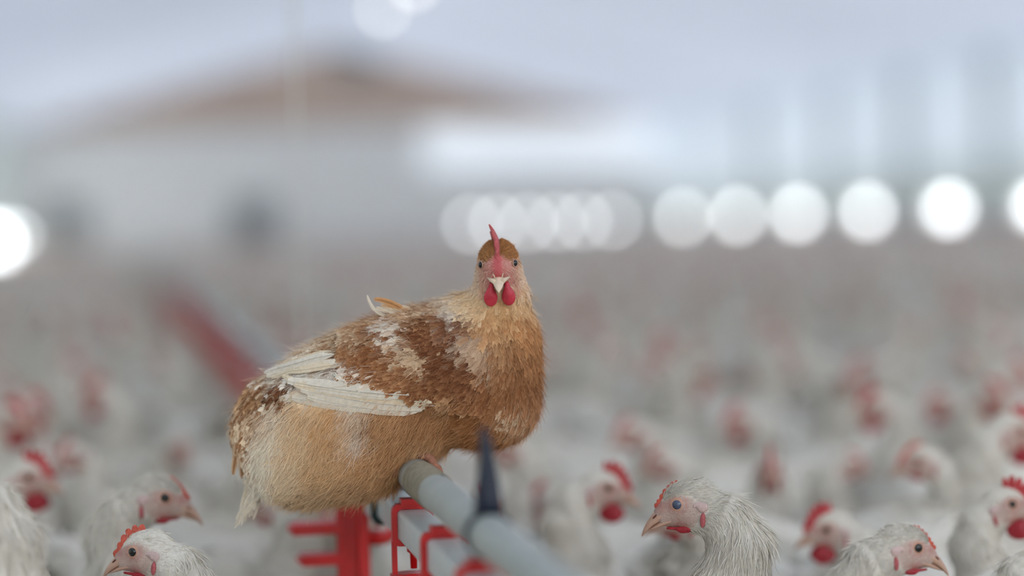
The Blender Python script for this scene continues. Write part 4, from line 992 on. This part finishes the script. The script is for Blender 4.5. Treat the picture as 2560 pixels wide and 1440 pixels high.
put(1262, 1120, 3.70, 180, 'back', 'middle', 'small', 'white chicken behind the tip of the navy spike, a pink blur', 'comb_pink')
put(665, 1262, 3.15, 180, 'up', 'middle', 'small', 'white chicken behind the wisps under the tail of the hen', 'comb_pink')
put(405, 905, 5.60, 180, 'up', 'middle', 'small', 'blurred white chicken, a faint pink spot left of the hen', 'comb_pink')
put(290, 815, 7.20, 180, 'up', 'large', 'large', 'blurred white chicken, the faint pink spot above the dark red streak at the left')
# the rest of the flock, each bird on its own
kinds = ['up', 'up', 'back', 'turn', 'turnr', 'side', 'sider', 'low', 'low', 'peck']
cnt = 0; tries = 0; NB = 255; grp = {0: 0}
dmax = 2.75
cand = []
while cnt < NB and tries < 60000:
    tries += 1
    dmax = 3.2 + 12 * (cnt / NB) ** .75
    y = rng.uniform(2.75, min(dmax + 1.2, 15)); x0 = P(-60, 900, y)[0] - .05; x1 = P(2640, 900, y)[0] + .05
    x = rng.uniform(x0, x1); by = rng.uniform(-math.pi, math.pi); kd = kinds[rng.integers(len(kinds))]; s = rng.uniform(.92, 1.04); v = VA[kd]
    fp = foot(x, y, by, s, v['h'])
    if not okline(fp) or not free(fp, -.012): continue
    hw = rotZ(by) @ (v['h'] * s) + np.array([x, y, 0]); hx_, hy_, hd_ = proj(hw)
    if hd_ < 2.66 or (hd_ < 3.4 and hy_ < 1500 and -30 < hx_ < 2600 and (rng.random() < .75)): continue
    PL.append(fp); big = rng.random() < .36; cm = 'large' if big else ('middle' if rng.random() < .5 else 'small')
    cmm = 'comb' if big else ('comb_pink' if rng.random() < .6 else 'comb_orange')
    r = bird(kd, cm, 'large' if big else 'small', cmm, 'eye', 1 if hd_ < 6.5 else 0, True); r.location = (x, y, 0); r.rotation_euler = (0, 0, by); r.scale = (s, s, s)
    left = hw[0] < UP[0]
    if hd_ < 4.2: lab, gr = ('soft white chicken in the packed rows left of the pipe', 'nearer flock left of the pipe') if left else ('soft white chicken in the packed rows right of the pipe', 'nearer flock right of the pipe')
    elif hd_ < 8: lab, gr = ('blurred white chicken in the flock left of the pink drinker streak', 'middle flock left of the pipe') if left else ('blurred white chicken in the middle of the flock right of the hen', 'middle flock right of the pipe')
    else: lab, gr = ('white chicken melted into the far haze of the flock at the left', 'far flock left of the pipe') if left else ('white chicken melted into the far haze of the flock at the right', 'far flock right of the pipe')
    tag(r, lab, 'chicken', gr); cnt += 1
print('BIRDS', cnt, 'tries', tries)
# the uncountable far flock
def lowbird(cs, cw):
    a = uvs((0, 0, .20), (.165, .10, .095), 8, 5); b = uvs((-.17, 0, .25), (.07, .03, .04), 4, 3, rotY(.5)); c = tube([(.08, 0, .24), (.12, 0, .33), (.13, 0, .375)], [.06, .034, .026], 6)
    d = uvs((.14, 0, .385), (.032, .020, .026), 6, 4); e = uvs((.155, 0, .378), (.018, .021, .016), 6, 3); g = uvs((.145, 0, .412), (.022, .006, .018 * cs), 6, 3); k = uvs((.155, 0, .352), (.010, .012, .016 * cw), 4, 3)
    l = tube([(.01, .045, .14), (.01, .045, 0)], [.02, .007], 4, caps=False); l2 = tube([(.01, -.045, .14), (.01, -.045, 0)], [.02, .007], 4, caps=False)
    out = []
    for m_, cc in ((a, WHT), (b, WH2), (c, WHT), (d, WHT), (e, lin((220, 200, 190))), (g, lin((212, 150, 140))), (k, lin((204, 130, 126))), (l, lin((196, 168, 120))), (l2, lin((196, 168, 120)))): out.append((m_[0], m_[1], np.tile(np.array(cc), (len(m_[0]), 1))))
    return cat(out)
LBs = [lowbird(1, .6), lowbird(.6, .3), lowbird(1.2, 1)]
occ = {}
for q_ in PL: occ[(round(q_[2, 0] / .3), round(q_[2, 1] / .3))] = 1
ys_, N2 = [], 0; parts = []
y = 9.5
ymaxind = 12.5
Pl = np.array([[q_[2, 0], q_[2, 1]] for q_ in PL])
while y < YE - .6:
    step = .37 if y < 24 else (.44 if y < 40 else .56)
    x0 = max(XL + .35, P(-160, 900, y)[0] - .5); x1 = min(XR - .35, P(2720, 900, y)[0] + .5)
    x = x0 + rng.uniform(0, .3)
    while x < x1:
        xx, yy_ = x + rng.normal() * .04, y + rng.normal() * .04
        if abs(xx - UP[0]) > .28 and np.min(np.hypot(Pl[:, 0] - xx, Pl[:, 1] - yy_)) > .47:
            V, Fq, C = LBs[rng.integers(3)]; parts.append((V @ rotZ(rng.uniform(-math.pi, math.pi)).T * rng.uniform(.9, 1.05) + np.array([xx, yy_, 0]), Fq, C)); N2 += 1
        x += step + rng.uniform(0, .06)
    y += step
V, Fq, C = cat(parts); print('FAR', N2, len(V))
tag(obj('distant_chicken_flock', mesh_np('distant_flock', V, Fq, C), MT['feather']), 'hazy mass of white chickens filling the house towards the far end wall', 'flock', kind='stuff')
